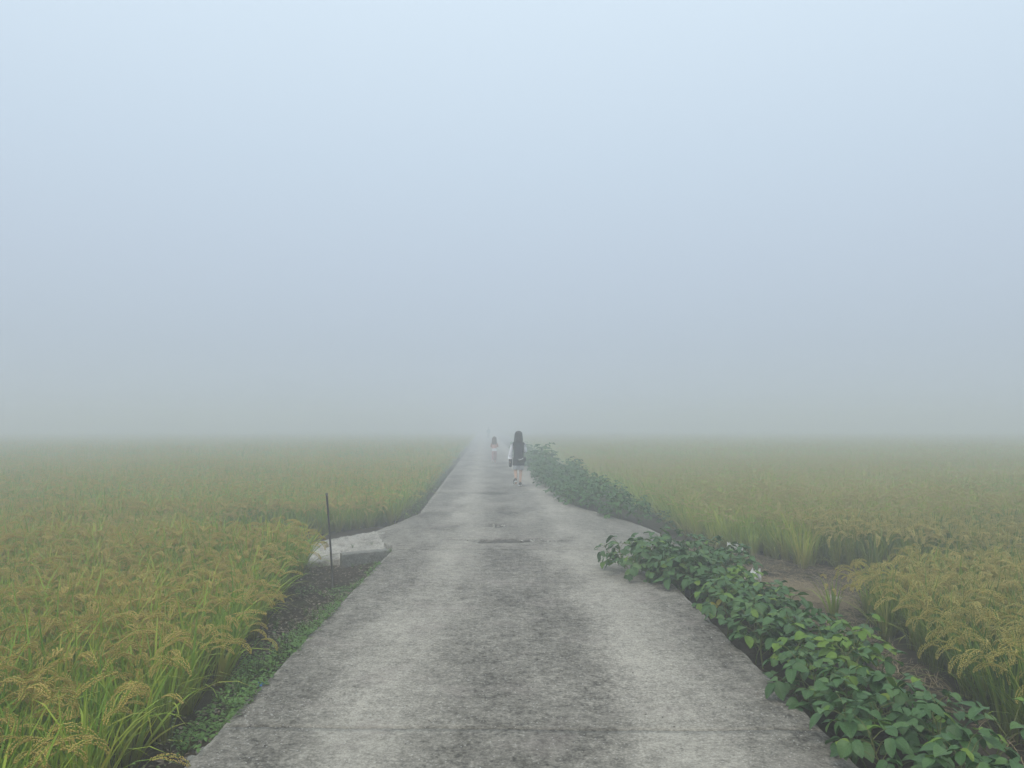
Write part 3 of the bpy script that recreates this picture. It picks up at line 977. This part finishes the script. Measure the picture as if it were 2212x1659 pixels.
def weed(x, y, lay, label, group, scl=1.0, tilt=(0, 0), cat='weed', z=None):
    root = obj('weed', None, None, (x, y, ground_z(x, y) if z is None else z), (tilt[0], tilt[1], rw.uniform(0, 6.28)), scl)
    tag(root, label, cat, group)
    obj('stem', lay[0], root); obj('foliage', lay[1], root)
W_TALL = weed_layout(rw, .46, 1, .034, M['weed_pale'], .003, True)
W_MED = [weed_layout(rw, .24, 8, .052, M['weed_leaf']) for k in range(4)]
weed(-2.0, 4.62, W_TALL, 'tall pale thin weed with narrow whitish leaves by the rice edge', None, 1.0, (0, .05))
weed(-2.02, 6.35, W_TALL, 'short pale thin weed beside the green weed tuft', None, .62)
for (x, y, s) in [(-1.92, 4.0, .8), (-1.98, 3.62, .9), (-1.85, 4.45, .75), (-1.78, 5.05, .8), (-1.9, 5.5, .95), (-1.76, 5.75, 1.05), (-1.95, 6.0, .9), (-1.8, 6.3, 1.05), (-1.75, 6.75, .8), (-1.9, 7.2, .6), (-2.3, 7.6, .6), (-1.85, 7.9, .55)] + [(rw.uniform(-2.05, -1.70), rw.uniform(3.4, 7.3), rw.uniform(.4, .85)) for q in range(26)] + [(rw.uniform(-2.2, -1.70), rw.uniform(7.3, 10.1), rw.uniform(.3, .6)) for q in range(10)]:
    weed(x, y, W_MED[rw.randrange(4)], 'leafy green weed tuft on the verge %s' % ('near the road crack' if y < 4.7 else 'by the blue wrapper' if y < 6 else 'by the short pale weed' if y < 7.3 else 'around the steel stake'), 'weed tufts on the verge', s * rw.uniform(.9, 1.1))
for k in range(26):
    y = 14.9 + k * .55 + rw.uniform(-.2, .2)
    weed(road_left(y) - rw.uniform(.12, .38), y, W_MED[rw.randrange(4)], 'hazy green weed tuft between the far rice and the concrete', 'hazy weed tufts along the road', rw.uniform(.8, 1.4))
for (x, y) in ((-1.9, 11.0), (-2.05, 11.35), (-2.3, 11.2)):
    weed(x, y, W_MED[1], 'tiny weed sprouting from the rough ramp', 'tiny weeds on the ramp', .34, z=-.1)

# low creeping cover on the verge
mb = MB()
for k in range(9000):
    y = rw.uniform(3.0, 10.3); t = rw.random() ** 1.2
    x = -1.57 - t * (abs(left_edge(y)) - 1.6)
    if fbm(x * 1.0, y, 1.4, 2) + (.25 if y < 7.2 else -.22) - .35 * t < rw.uniform(-.25, .25): continue
    small_leaf(mb, Vector((x, y, (ground_z(x, y) if x < -1.64 else -.004) + rw.uniform(.005, .05 if y < 7.5 else .025))), rw.uniform(0, 6.28), rw.uniform(-.3, .6), rw.uniform(.022, .048), rw.uniform(.012, .028), 0, rw.random())
tag(obj('ground_cover', mb.mesh('ground_cover', M['weed_leaf'])), 'low creeping green cover on the verge soil', 'ground cover', kind='stuff')
mb = MB()
for k in range(2800):
    y = rw.uniform(3.0, 10.3); t = rw.random()
    if y < 6.8 and rw.random() < .6: continue
    x = -1.63 - t * (abs(left_edge(y)) - 1.55)
    small_leaf(mb, Vector((x, y, ground_z(x, y) + rw.uniform(.004, .025))), rw.uniform(0, 6.28), rw.uniform(-.35, .35), rw.uniform(.018, .062), rw.uniform(.010, .034), 0, rw.random())
tag(obj('leaf_litter', mb.mesh('leaf_litter', M['litter'])), 'dry pale leaf litter around the thin steel stake', 'leaf litter', kind='stuff')

# straw and dead grass on the +x soil
mb = MB()
def strand(mb, x, y, z, az, ln, lift, val):
    n = 4; p = Vector((x, y, z)); pts = []
    c = rw.uniform(-.6, .6)
    for i in range(n + 1):
        pts.append(p.copy()); t = i / n
        p = p + Vector((math.cos(az + c * t), math.sin(az + c * t), lift * (1 - 1.9 * t))) * ln / n
    V = []
    for i, q in enumerate(pts):
        w = .0024; V += [(q.x - math.sin(az) * w, q.y + math.cos(az) * w, q.z), (q.x + math.sin(az) * w, q.y - math.cos(az) * w, q.z + .001)]
    mb.add(V, [(2 * i, 2 * i + 1, 2 * i + 3, 2 * i + 2) for i in range(n)], 0, val)
k = 0
while k < 5200:
    x, y = rw.uniform(2.5, 6.2), rw.uniform(3.4, 13.0)
    if right_rice(x, y) or (x < 2.8 and y < 10): continue
    dens = 1.0 if y > 5.8 else .25
    if rw.random() > dens or fbm(x, y, 1.2, 2) < rw.uniform(-.5, .2): k += 0; 
    if rw.random() > dens: k += 1; continue
    strand(mb, x, y, ground_z(x, y) + rw.uniform(.005, .04), rw.uniform(0, 6.28), rw.uniform(.06, .24), rw.uniform(-.05, .5), rw.random()); k += 1
tag(obj('dead_grass', mb.mesh('dead_grass', M['straw'])), 'matted dead grass on the bare soil beside the bean row', 'dead grass', kind='stuff')
mb = MB()
for (cx, cy_, az0, nn, sp) in ((3.36, 9.1, 2.5, 260, .22), (3.5, 8.45, 2.3, 240, .2)):
    for k in range(nn):
        strand(mb, cx + rw.gauss(0, sp), cy_ + rw.gauss(0, sp * .8), ground_z(cx, cy_) + abs(rw.gauss(.04, .04)), az0 + rw.gauss(0, .35), rw.uniform(.2, .45), rw.uniform(.0, .35), rw.random() * .8)
tag(obj('straw_heap', mb.mesh('straw_heap', M['straw'])), 'flattened heap of dry rice straw behind the bean row', 'straw', kind='stuff')

# ------------------------------------------------------------------ small things
mb = MB()
tube(mb, [(0, 0, -.15), (-.02, 0, .25), (-.055, 0, .7), (-.092, .01, 1.08)], [.012, .012, .012, .012], 8)
p = obj('stake', None, None, (-2.10, 9.15, -.24)); tag(p, 'thin dark steel stake leaning in the verge near the ramp', 'stake')
obj('shaft', mb.mesh('stake_shaft', M['steel']), p)
mb = MB(); tube(mb, [(-.091, .01, 1.07), (-.094, .01, 1.095)], [.0145, .0145], 8); obj('cap', mb.mesh('stake_cap', M['curb']), p)

def stone(x, y, z, s, label, group, mat, seed):
    r2 = random.Random(seed)
    mb = MB(); V, F = [], []
    nu_, nv_ = 9, 6
    for j in range(nv_ + 1):
        ph = math.pi * j / nv_
        for i in range(nu_):
            th = 2 * math.pi * i / nu_
            d = Vector((math.sin(ph) * math.cos(th), math.sin(ph) * math.sin(th), math.cos(ph)))
            k = 1 + .35 * mnoise.noise(d * 1.6 + Vector((seed, 0, 0)))
            V.append((d.x * s * k, d.y * s * .75 * k, d.z * s * .5 * k))
    for j in range(nv_):
        for i in range(nu_):
            F.append((j * nu_ + i, (j + 1) * nu_ + i, (j + 1) * nu_ + (i + 1) % nu_, j * nu_ + (i + 1) % nu_))
    mb.add(V, F)
    o = obj('stone', mb.mesh('stone', mat, False), None, (x, y, z + s * .3), (0, 0, r2.uniform(0, 6)))
    tag(o, label, 'stone', group)
stone(-2.12, 3.92, ground_z(-2.12, 3.92), .07, 'brown field stone in the weeds at the foot of the rice', None, M['stone'], 3)
for k, (x, y, s) in enumerate(((-1.70, 4.38, .05), (-1.74, 4.30, .045), (-1.68, 4.50, .035), (-1.69, 4.98, .045), (-1.72, 5.10, .03), (-1.70, 7.4, .03), (-1.72, 7.8, .035), (-1.69, 8.2, .03), (-1.74, 8.5, .03))):
    stone(x, y, ground_z(x, y), s, 'broken grey concrete lump against the slab edge', 'concrete lumps along the slab edge', M['curb'], 10 + k)
for k in range(26):
    px, py, rx, ry = random.Random(k).choice([(-.1, 11.2, .42, .12), (-.24, 12.94, .15, .1), (0.0, 11.2, .7, .1)])
    x, y = px + rw.uniform(-rx, rx), py + rw.uniform(-ry, ry)
    stone(x, y, road_relief(x, y)[0] - .004, rw.uniform(.014, .034), 'loose concrete chip lying in the broken joint of the road', 'loose chips in the road joint', M['rough_concrete'], 60 + k)

mb = MB()
for k in range(520):
    y = rw.choice((rw.uniform(3.5, 6.5), rw.gauss(4.35, .3), rw.uniform(3.5, 10))); x = rw.choice((rw.uniform(-1.55, 1.6), rw.uniform(-1.6, -1.2), rw.uniform(1.2, 1.65)))
    if not 3.3 < y < 10.3: continue
    q = rw.uniform(.003, .009); zz = road_relief(x, y)[0] + .001; a0 = rw.uniform(0, 6.28)
    if min(x - road_left(y), road_right(y) - x) < .06: continue
    base = [(x + q * math.cos(a0 + 1.57 * i) * rw.uniform(.6, 1.2), y + q * math.sin(a0 + 1.57 * i) * rw.uniform(.6, 1.2), zz) for i in range(4)]
    top = [(x + (p_[0] - x) * .6, y + (p_[1] - y) * .6, zz + q * .7) for p_ in base]
    mb.add(base + top, [(4, 5, 6, 7), (0, 1, 5, 4), (1, 2, 6, 5), (2, 3, 7, 6), (3, 0, 4, 7)], 0, rw.random())
tag(obj('loose_grit', mb.mesh('loose_grit', M['grit'], False)), 'loose pale stone grit scattered on the concrete', 'grit', kind='stuff')

def crumple(name, x, y, z, s, mat, label, cat, seed, flat=.45):
    V, F = [], []; n = 12
    for j in range(n + 1):
        for i in range(n + 1):
            u, v = i / n - .5, j / n - .5
            V.append((u * s + .12 * s * mnoise.noise(Vector((u * 5, v * 5, seed))), v * s * .7 + .12 * s * mnoise.noise(Vector((u * 5, v * 5, seed + 9))),
                      flat * s * (mnoise.noise(Vector((u * 4.5, v * 4.5, seed + 3))) + .6 * mnoise.noise(Vector((u * 10, v * 10, seed + 5))))))
    for j in range(n):
        for i in range(n):
            a = j * (n + 1) + i; F.append((a, a + 1, a + n + 2, a + n + 1))
    mb = MB(); mb.add(V, F)
    me = mb.mesh(name, mat, False)
    o = obj(name, me, None, (x, y, z), (0, 0, seed))
    md = o.modifiers.new('thickness', 'SOLIDIFY'); md.thickness = .003
    tag(o, label, cat)
crumple('plastic_bag', 3.48, 12.15, ground_z(3.48, 12.15) + .07, .34, M['white_plastic'], 'crumpled white plastic bag on mud at the pale rice edge', 'plastic bag', 1.3)
crumple('plastic_sheet', 3.02, 9.75, ground_z(3.02, 9.75) + .06, .24, M['white_plastic'], 'torn white plastic sheet half hidden behind the bean leaves', 'plastic sheet', 4.1, .6)
crumple('plastic_scrap', 3.62, 8.75, ground_z(3.62, 8.75) + .05, .12, M['white_plastic'], 'small white plastic scrap on the dry straw', 'plastic scrap', 2.2)
crumple('blue_wrapper', -1.70, 5.36, ground_z(-1.70, 5.36) + .05, .075, M['blue_plastic'], 'crumpled blue wrapper beside the slab edge', 'wrapper', 5.5)

# ------------------------------------------------------------------ people
def skin_body(name, verts, edges, radii, mat, root=0, parts=()):
    """continuous figure grown round a skeleton; parts: further chains (fingers) rooted inside it"""
    def grow(v, e_, r2, rt):
        me = bpy.data.meshes.new('skeleton'); me.from_pydata(v, e_, [])
        o = bpy.data.objects.new('skeleton', me); C.objects.link(o)
        o.modifiers.new('skin', 'SKIN')
        sd = me.skin_vertices[0].data if len(me.skin_vertices) else None
        if sd is None:
            bpy.context.view_layer.objects.active = o; o.select_set(True)
            bpy.ops.mesh.customdata_skin_add(); sd = me.skin_vertices[0].data
        for i, q in enumerate(r2):
            sd[i].radius = q if hasattr(q, '__len__') else (q, q)
            sd[i].use_root = (i == rt)
        sub = o.modifiers.new('sub', 'SUBSURF'); sub.levels = 2; sub.render_levels = 2
        dg = bpy.context.evaluated_depsgraph_get(); dg.update()
        ev = o.evaluated_get(dg); m2 = ev.to_mesh()
        V = [tuple(q.co) for q in m2.vertices]; F = [tuple(p.vertices) for p in m2.polygons]
        ev.to_mesh_clear(); bpy.data.objects.remove(o)
        return V, F
    mb = MB()
    mb.add(*grow(verts, edges, radii, root))
    for (v, e_, r2) in parts: mb.add(*grow(v, e_, r2, 0))
    return mb

def head(mb, cx, cy_, cz, h, yaw=0.0):
    """head centred at (cx, cy, cz), height h, facing +y turned by yaw: brow, nose, mouth, chin, ears"""
    V, F = [], []; nu_, nv_ = 24, 16
    for j in range(nv_ + 1):
        ph = math.pi * j / nv_
        for i in range(nu_):
            th = 2 * math.pi * i / nu_
            x, y, z = math.sin(ph) * math.cos(th), math.sin(ph) * math.sin(th), math.cos(ph)
            jaw = 1 - .28 * max(0, -z) ** 1.5
            X, Y, Z = x * .36 * h * jaw, y * .42 * h * (1 - .12 * max(0, -z)), z * .5 * h
            if y > .5:
                g = math.exp(-((x / .16) ** 2 + ((z + .12) / .22) ** 2)); Y += .10 * h * g
                for sx in (-1, 1): Y -= .035 * h * math.exp(-(((x - sx * .36) / .16) ** 2 + ((z - .06) / .1) ** 2))
                Y -= .02 * h * math.exp(-((x / .3) ** 2 + ((z + .48) / .05) ** 2))
            if abs(y) < .3 and abs(z + .05) < .25 and abs(x) > .8: X *= 1.12
            V.append((cx + X * math.cos(yaw) - Y * math.sin(yaw), cy_ + X * math.sin(yaw) + Y * math.cos(yaw), cz + Z))
    for j in range(nv_):
        for i in range(nu_):
            F.append((j * nu_ + i, (j + 1) * nu_ + i, (j + 1) * nu_ + (i + 1) % nu_, j * nu_ + (i + 1) % nu_))
    mb.add(V, F)

def fingers(wrist, hand_dir, side, ln=.085):
    """five chains from inside the palm: four fingers of unequal length, one thumb from its side"""
    hd = Vector(hand_dir).normalized(); sd = Vector(side).normalized(); nm = hd.cross(sd)
    w = Vector(wrist); out_ = []
    for k, (o, q) in enumerate(((-.026, .86), (-.009, 1.0), (.009, .95), (.026, .74))):
        a = w + hd * .055 + sd * o
        pts = [a, a + hd * ln * .5 * q, a + hd * ln * .8 * q + nm * .012, a + hd * ln * q + nm * .028]
        out_.append(([tuple(p) for p in pts], [(0, 1), (1, 2), (2, 3)], [.0095, .009, .0085, .0075]))
    a = w + hd * .022 - sd * .02
    pts = [a, a - sd * .028 + hd * .02, a - sd * .034 + hd * .045 + nm * .01]
    out_.append(([tuple(p) for p in pts], [(0, 1), (1, 2)], [.011, .0105, .009]))
    return out_

def shoe(mb, mbs, heel, toe_dir, pitch, L_=.235, mat=0):
    """sneaker: upper on mb, sole on mbs; pitched about the toe when the heel lifts"""
    td = Vector(toe_dir).normalized()
    az = math.atan2(td.y, td.x) - math.pi / 2
    m = Matrix.Translation(heel) @ Matrix.Rotation(az, 4, 'Z') @ Matrix.Translation((0, L_ * .8, 0)) @ Matrix.Rotation(-pitch, 4, 'X') @ Matrix.Translation((0, -L_ * .8, 0))
    def ringed(target, z0, z1f, grow):
        V, F = [], []; n = 9; k = 8
        for i in range(n + 1):
            t = i / n; y = -.045 + L_ * t
            w = (.040 * math.sin(math.pi * min(1, .12 + t * .95)) ** .5 + .008) * grow
            top = z1f(t)
            for q in range(k):
                a = 2 * math.pi * q / k
                V.append(m @ Vector((w * math.cos(a), y, z0 + (top - z0) * (.5 + .5 * math.sin(a)))))
        for i in range(n):
            for q in range(k): F.append((i * k + q, i * k + (q + 1) % k, (i + 1) * k + (q + 1) % k, (i + 1) * k + q))
        F.append(tuple(reversed(range(k)))); F.append(tuple(n * k + q for q in range(k)))
        target.add(V, F)
    ringed(mb, .018, lambda t: .115 - .075 * min(1, max(0, t - .25) * 1.6), .93)
    ringed(mbs, .0, lambda t: .038, 1.06)

# --- the woman: back to us, mid-stride, dark sleeveless vest over white sleeves
W = obj('person', None, None, (.18, 21.25, .003))
tag(W, 'woman with long dark hair in a dark vest and white shorts walking along the road', 'person')
V = [(0, 0, .78), (0, .0, .95), (0, .005, 1.12), (0, .0, 1.22), (0, .01, 1.29), (0, .02, 1.36),
     (-.13, 0, 1.15), (-.205, .0, .94), (-.235, .03, .74), (-.24, .045, .68),
     (.13, 0, 1.15), (.185, .03, .95), (.15, .20, .93), (.13, .27, .95),
     (-.075, 0, .74), (-.085, .03, .43), (-.07, -.10, .12), (-.07, -.08, .055),
     (.075, 0, .74), (.065, .07, .42), (.045, .0, .09), (.045, .05, .04)]
E_ = [(0, 1), (1, 2), (2, 3), (3, 4), (4, 5), (3, 6), (6, 7), (7, 8), (8, 9), (3, 10), (10, 11), (11, 12), (12, 13), (0, 14), (14, 15), (15, 16), (16, 17), (0, 18), (18, 19), (19, 20), (20, 21)]
rad = [(.12, .09), (.105, .08), (.12, .085), (.075, .06), .047, .05, .036, .036, .026, .03, .036, .038, .028, .03, .075, .050, .032, .03, .075, .050, .032, .03]
parts = fingers((-.238, .04, .70), (0, .1, -1), (0, 1, 0)) + fingers((.14, .24, .94), (-.1, 1, .1), (0, 0, 1))
mb = skin_body('body', V, E_, rad, M['skin'], 0, parts)
head(mb, 0, .03, 1.395, .205)
obj('body', mb.mesh('person_body', M['skin']), W)
mb = MB()
loft(mb, [(0, .0, .565, .166, .126), (0, 0, .60, .166, .126), (0, 0, .72, .156, .118), (0, 0, .82, .136, .102), (0, 0, .92, .130, .098), (0, 0, 1.02, .142, .103), (0, 0, 1.09, .158, .105), (0, 0, 1.13, .170, .102), (0, 0, 1.16, .172, .095), (0, 0, 1.185, .158, .085), (0, .0, 1.21, .12, .075), (0, .0, 1.23, .085, .07), (0, .005, 1.26, .06, .062)], 24, cap=False)
obj('vest', mb.mesh('vest', M['navy']), W)
mb = MB()
tube(mb, [(-.155, 0, 1.17), (-.19, 0, 1.05), (-.212, .0, .94), (-.23, .02, .82), (-.236, .03, .745)], [.042, .048, .055, .058, .060], 12)
tube(mb, [(.155, 0, 1.15), (.178, .02, 1.03), (.188, .03, .95), (.172, .12, .935), (.155, .19, .935)], [.046, .048, .050, .047, .044], 12)
obj('sleeves', mb.mesh('sleeves', M['white_cloth']), W)
mb = MB()
loft(mb, [(-.078, .015, .455, .077, .080), (-.074, .01, .58, .074, .084), (-.055, 0, .70, .07, .08), (0, 0, .78, .10, .08)], 16)
loft(mb, [(.072, .05, .44, .080, .082), (.070, .02, .58, .074, .084), (.055, 0, .70, .07, .08), (0, 0, .785, .099, .079)], 16)
obj('shorts', mb.mesh('shorts', M['white_cloth']), W)
mb = MB()
Vh, Fh = [], []; n = 22
rings = [(1.512, .010), (1.507, .038), (1.494, .066), (1.468, .090), (1.43, .105), (1.38, .112), (1.33, .117), (1.28, .123), (1.235, .124), (1.20, .115)]
for (z, r2) in rings:
    for k in range(n):
        t = math.pi * 2 * k / n
        fr = 1.0
        yv = math.sin(t)
        if yv > .45 and z < 1.47: fr = .62      # open round the face
        wv = 1 + .05 * math.sin(k * 2.7 + z * 9)
        Vh.append((r2 * math.cos(t) * wv, .015 + r2 * .98 * yv * fr * wv - (.02 if z < 1.32 else 0), z + (.012 * math.sin(k * 1.9) if z < 1.22 else 0)))
for i in range(len(rings) - 1):
    for k in range(n): Fh.append((i * n + k, (i + 1) * n + k, (i + 1) * n + (k + 1) % n, i * n + (k + 1) % n))
Fh.append(tuple(range(n))); mb.add(Vh, Fh)
obj('hair', mb.mesh('hair', M['hair_dark']), W)
up_, so_ = MB(), MB()
shoe(up_, so_, (-.075, -.135, .035), (-.35, 1, 0), .42); shoe(up_, so_, (.045, -.005, .0), (.02, 1, 0), .0)
obj('shoes', up_.mesh('shoes', M['black']), W); obj('soles', so_.mesh('soles', M['sole']), W)

def pouch(mb, c, sx, sy, sz, round_=.35, tilt=0.0):
    V, F = [], []; n, k = 8, 16
    m = Matrix.Translation(c) @ Matrix.Rotation(tilt, 4, 'Y')
    for i in range(n + 1):
        t = i / n * 2 - 1; sc = (1 - abs(t) ** 3.5 * round_)
        for q in range(k):
            a = 2 * math.pi * q / k
            ex = lambda v: math.copysign(abs(v) ** .55, v)
            V.append(m @ Vector((ex(math.cos(a)) * sx * sc, ex(math.sin(a)) * sy * sc, t * sz)))
    for i in range(n):
        for q in range(k): F.append((i * k + q, i * k + (q + 1) % k, (i + 1) * k + (q + 1) % k, (i + 1) * k + q))
    F.append(tuple(reversed(range(k)))); F.append(tuple(n * k + q for q in range(k)))
    mb.add(V, F)
B = obj('waist_bag', None, None, (.18, 21.25, .003)); tag(B, 'dark waist bag with a white zip slung on the woman at her hip', 'bag')
mb = MB(); pouch(mb, (.075, -.142, .71), .115, .038, .062, .3, .0); pouch(mb, (.175, -.05, .73), .035, .06, .06, .4)
obj('pouch', mb.mesh('waist_pouch', M['black']), B)
mb = MB(); tube(mb, [(.0, -.186, .722), (.06, -.190, .73), (.125, -.182, .76)], [.008, .008, .008], 6); obj('zip', mb.mesh('waist_zip', M['sole']), B)
mb = MB(); pts = [(.158 * math.cos(t), .122 * math.sin(t), .735 - .03 * math.cos(t)) for t in np.linspace(0, 2 * math.pi, 25)]
tube(mb, pts, .009, 5, cap=False); obj('strap', mb.mesh('waist_strap', M['black']), B)
B = obj('hand_bag', None, None, (.18, 21.25, .003)); tag(B, 'long narrow dark bag hanging from the hand of the woman', 'bag')
mb = MB()
loft(mb, [(-.225, .06, .515, .026, .035), (-.225, .06, .53, .034, .05), (-.222, .06, .58, .046, .062), (-.222, .06, .70, .048, .065), (-.222, .06, .80, .047, .062), (-.222, .06, .815, .046, .06)], 14)
obj('bag_body', mb.mesh('hand_bag_body', M['black']), B)
mb = MB(); tube(mb, [(-.25, .06, .80), (-.248, .05, .85), (-.24, .045, .87), (-.215, .05, .85), (-.2, .06, .80)], .008, 6); obj('handle', mb.mesh('hand_bag_handle', M['black']), B)

# --- the girl farther on
Gd = obj('person', None, None, (-.78, 34.05, .003))
tag(Gd, 'girl with long brown hair in a pink top walking ahead on the road', 'person')
k_ = 1.17 / 1.5
def S(v): return [(x * k_, y * k_, z * k_) for x, y, z in v]
V = [(0, 0, .76), (0, .0, .92), (0, .005, 1.08), (0, .0, 1.17), (0, .01, 1.24), (0, .02, 1.31),
     (-.14, 0, 1.13), (-.185, -.01, .92), (-.14, .15, .95), (-.10, .21, .98),
     (.14, 0, 1.13), (.20, -.01, .93), (.16, .15, .98), (.12, .21, 1.02),
     (-.07, 0, .72), (-.085, -.02, .40), (-.08, -.13, .12), (-.08, -.11, .055),
     (.07, 0, .72), (.065, .07, .40), (.05, .02, .09), (.05, .07, .04)]
rad2 = [tuple(c * k_ for c in q) if hasattr(q, '__len__') else q * k_ for q in rad]
parts = fingers(S([(-.11, .19, .975)])[0], (.3, 1, .1), (0, 0, 1), .07) + fingers(S([(.13, .19, 1.01)])[0], (-.3, 1, .1), (0, 0, 1), .07)
mb = skin_body('body', S(V), E_, rad2, M['skin'], 0, parts)
head(mb, 0, .025, 1.36 * k_, .20)
obj('body', mb.mesh('person_body', M['skin']), Gd)
def SL(mb, rings, **kw): loft(mb, [tuple(c * k_ for c in r2) for r2 in rings], **kw)
mb = MB()
SL(mb, [(0, 0, .83, .135, .10), (0, 0, .92, .132, .1), (0, 0, 1.02, .142, .105), (0, 0, 1.10, .155, .105), (0, 0, 1.14, .155, .09), (0, 0, 1.17, .11, .075), (0, .005, 1.20, .058, .06)], n=18, cap=False)
for s, pts in ((-1, [(-.15, 0, 1.12), (-.185, -.01, .93), (-.15, .12, .945)]), (1, [(.15, 0, 1.12), (.20, -.01, .94), (.17, .12, .97)])):
    tube(mb, S(pts), [.05 * k_, .05 * k_, .042 * k_], 10)
obj('top', mb.mesh('girl_top', M['pink']), Gd)
mb = MB(); SL(mb, [(0, 0, .70, .142, .108), (0, 0, .78, .140, .106), (0, 0, .85, .136, .102)], n=18, cap=False)
obj('shirt_hem', mb.mesh('shirt_hem', M['white_cloth']), Gd)
mb = MB()
SL(mb, [(-.085, -.075, .22, .058, .062), (-.08, -.02, .40, .066, .072), (-.07, 0, .58, .078, .088), (-.03, 0, .73, .10, .1)], n=14)
SL(mb, [(.056, .045, .20, .058, .062), (.065, .065, .40, .066, .072), (.07, .03, .58, .078, .088), (.03, 0, .735, .10, .1)], n=14)
obj('trousers', mb.mesh('girl_trousers', M['rose']), Gd)
mb = MB(); Vh2 = [(x * .92, y * .92, (z - 1.5) * 1.12 + 1.172) for x, y, z in Vh]; mb.add(Vh2, Fh)
obj('hair', mb.mesh('girl_hair', M['hair_brown']), Gd)
up_, so_ = MB(), MB()
shoe(up_, so_, (-.065, -.12, .03), (-.1, 1, 0), .4, .19); shoe(up_, so_, (.04, .01, 0), (.05, 1, 0), 0, .19)
obj('shoes', up_.mesh('girl_shoes', M['rose']), Gd); obj('soles', so_.mesh('girl_soles', M['sole']), Gd)

# --- a third walker, almost lost in the fog
Td = obj('person', None, None, (-3.05, 100.0, .003))
tag(Td, 'faint walker in blue almost lost in the fog', 'person')
V3 = [(x, y, z * 1.02) for x, y, z in V[:6]] + [(-.16, 0, 1.16), (-.20, .02, .92), (-.21, .06, .72), (-.21, .07, .66), (.16, 0, 1.16), (.20, -.02, .92), (.21, .02, .72), (.21, .03, .66)] + V[14:]
parts = fingers((-.21, .06, .69), (0, .1, -1), (0, 1, 0)) + fingers((.21, .03, .69), (0, .1, -1), (0, 1, 0))
mb = skin_body('body', V3, E_, rad, M['skin'], 0, parts); head(mb, 0, .03, 1.40, .21)
obj('body', mb.mesh('person_body', M['skin']), Td)
mb = MB()
loft(mb, [(0, 0, .70, .15, .11), (0, 0, .85, .145, .105), (0, 0, 1.05, .155, .11), (0, 0, 1.15, .17, .10), (0, 0, 1.20, .12, .08), (0, .005, 1.24, .06, .06)], 18, cap=False)
for pts in ([(-.16, 0, 1.15), (-.20, .02, .92), (-.21, .05, .76)], [(.16, 0, 1.15), (.20, -.02, .92), (.21, .01, .76)]): tube(mb, pts, [.056, .052, .046], 10)
obj('jacket', mb.mesh('jacket', M['teal']), Td)
mb = MB()
loft(mb, [(-.08, -.11, .10, .05, .055), (-.085, -.02, .40, .066, .072), (-.07, 0, .58, .080, .09), (-.03, 0, .74, .11, .1)], 14)
loft(mb, [(.05, .02, .08, .05, .055), (.065, .07, .40, .066, .072), (.07, .03, .58, .08, .09), (.03, 0, .745, .11, .1)], 14)
obj('trousers', mb.mesh('trousers', M['navy']), Td)
mb = MB()
loft(mb, [(0, .0, 1.34, .07, .07), (0, .01, 1.38, .092, .095), (0, .015, 1.44, .096, .10), (0, .02, 1.49, .075, .08), (0, .02, 1.515, .03, .035)], 16)
obj('cap', mb.mesh('cap', M['teal']), Td)
up_, so_ = MB(), MB()
shoe(up_, so_, (-.08, -.13, .03), (-.1, 1, 0), .4); shoe(up_, so_, (.05, .01, 0), (.05, 1, 0), 0)
obj('shoes', up_.mesh('shoes', M['black']), Td); obj('soles', so_.mesh('soles', M['sole']), Td)

# ------------------------------------------------------------------ fog
m = bpy.data.materials.new('fog'); m.use_nodes = True
n, l = m.node_tree.nodes, m.node_tree.links
n.clear()
mo = n.new('ShaderNodeOutputMaterial'); pv = n.new('ShaderNodeVolumePrincipled')
pv.inputs['Color'].default_value = (.985, .988, .992, 1)
pv.inputs['Density'].default_value = .0240
pv.inputs['Anisotropy'].default_value = 0.55
l.new(pv.outputs[0], mo.inputs['Volume'])
mb = MB()
hx, z0, z1 = 310, -1.6, 4.0
mb.add([(-hx, -70, z0), (hx, -70, z0), (hx, hx, z0), (-hx, hx, z0), (-hx, -70, z1), (hx, -70, z1), (hx, hx, z1), (-hx, hx, z1)],
       [(3, 2, 1, 0), (4, 5, 6, 7), (0, 1, 5, 4), (1, 2, 6, 5), (2, 3, 7, 6), (3, 0, 4, 7)])
hz = obj('haze', mb.mesh('haze', m, False))
tag(hz, 'pale morning fog over the fields', 'fog', kind='stuff')
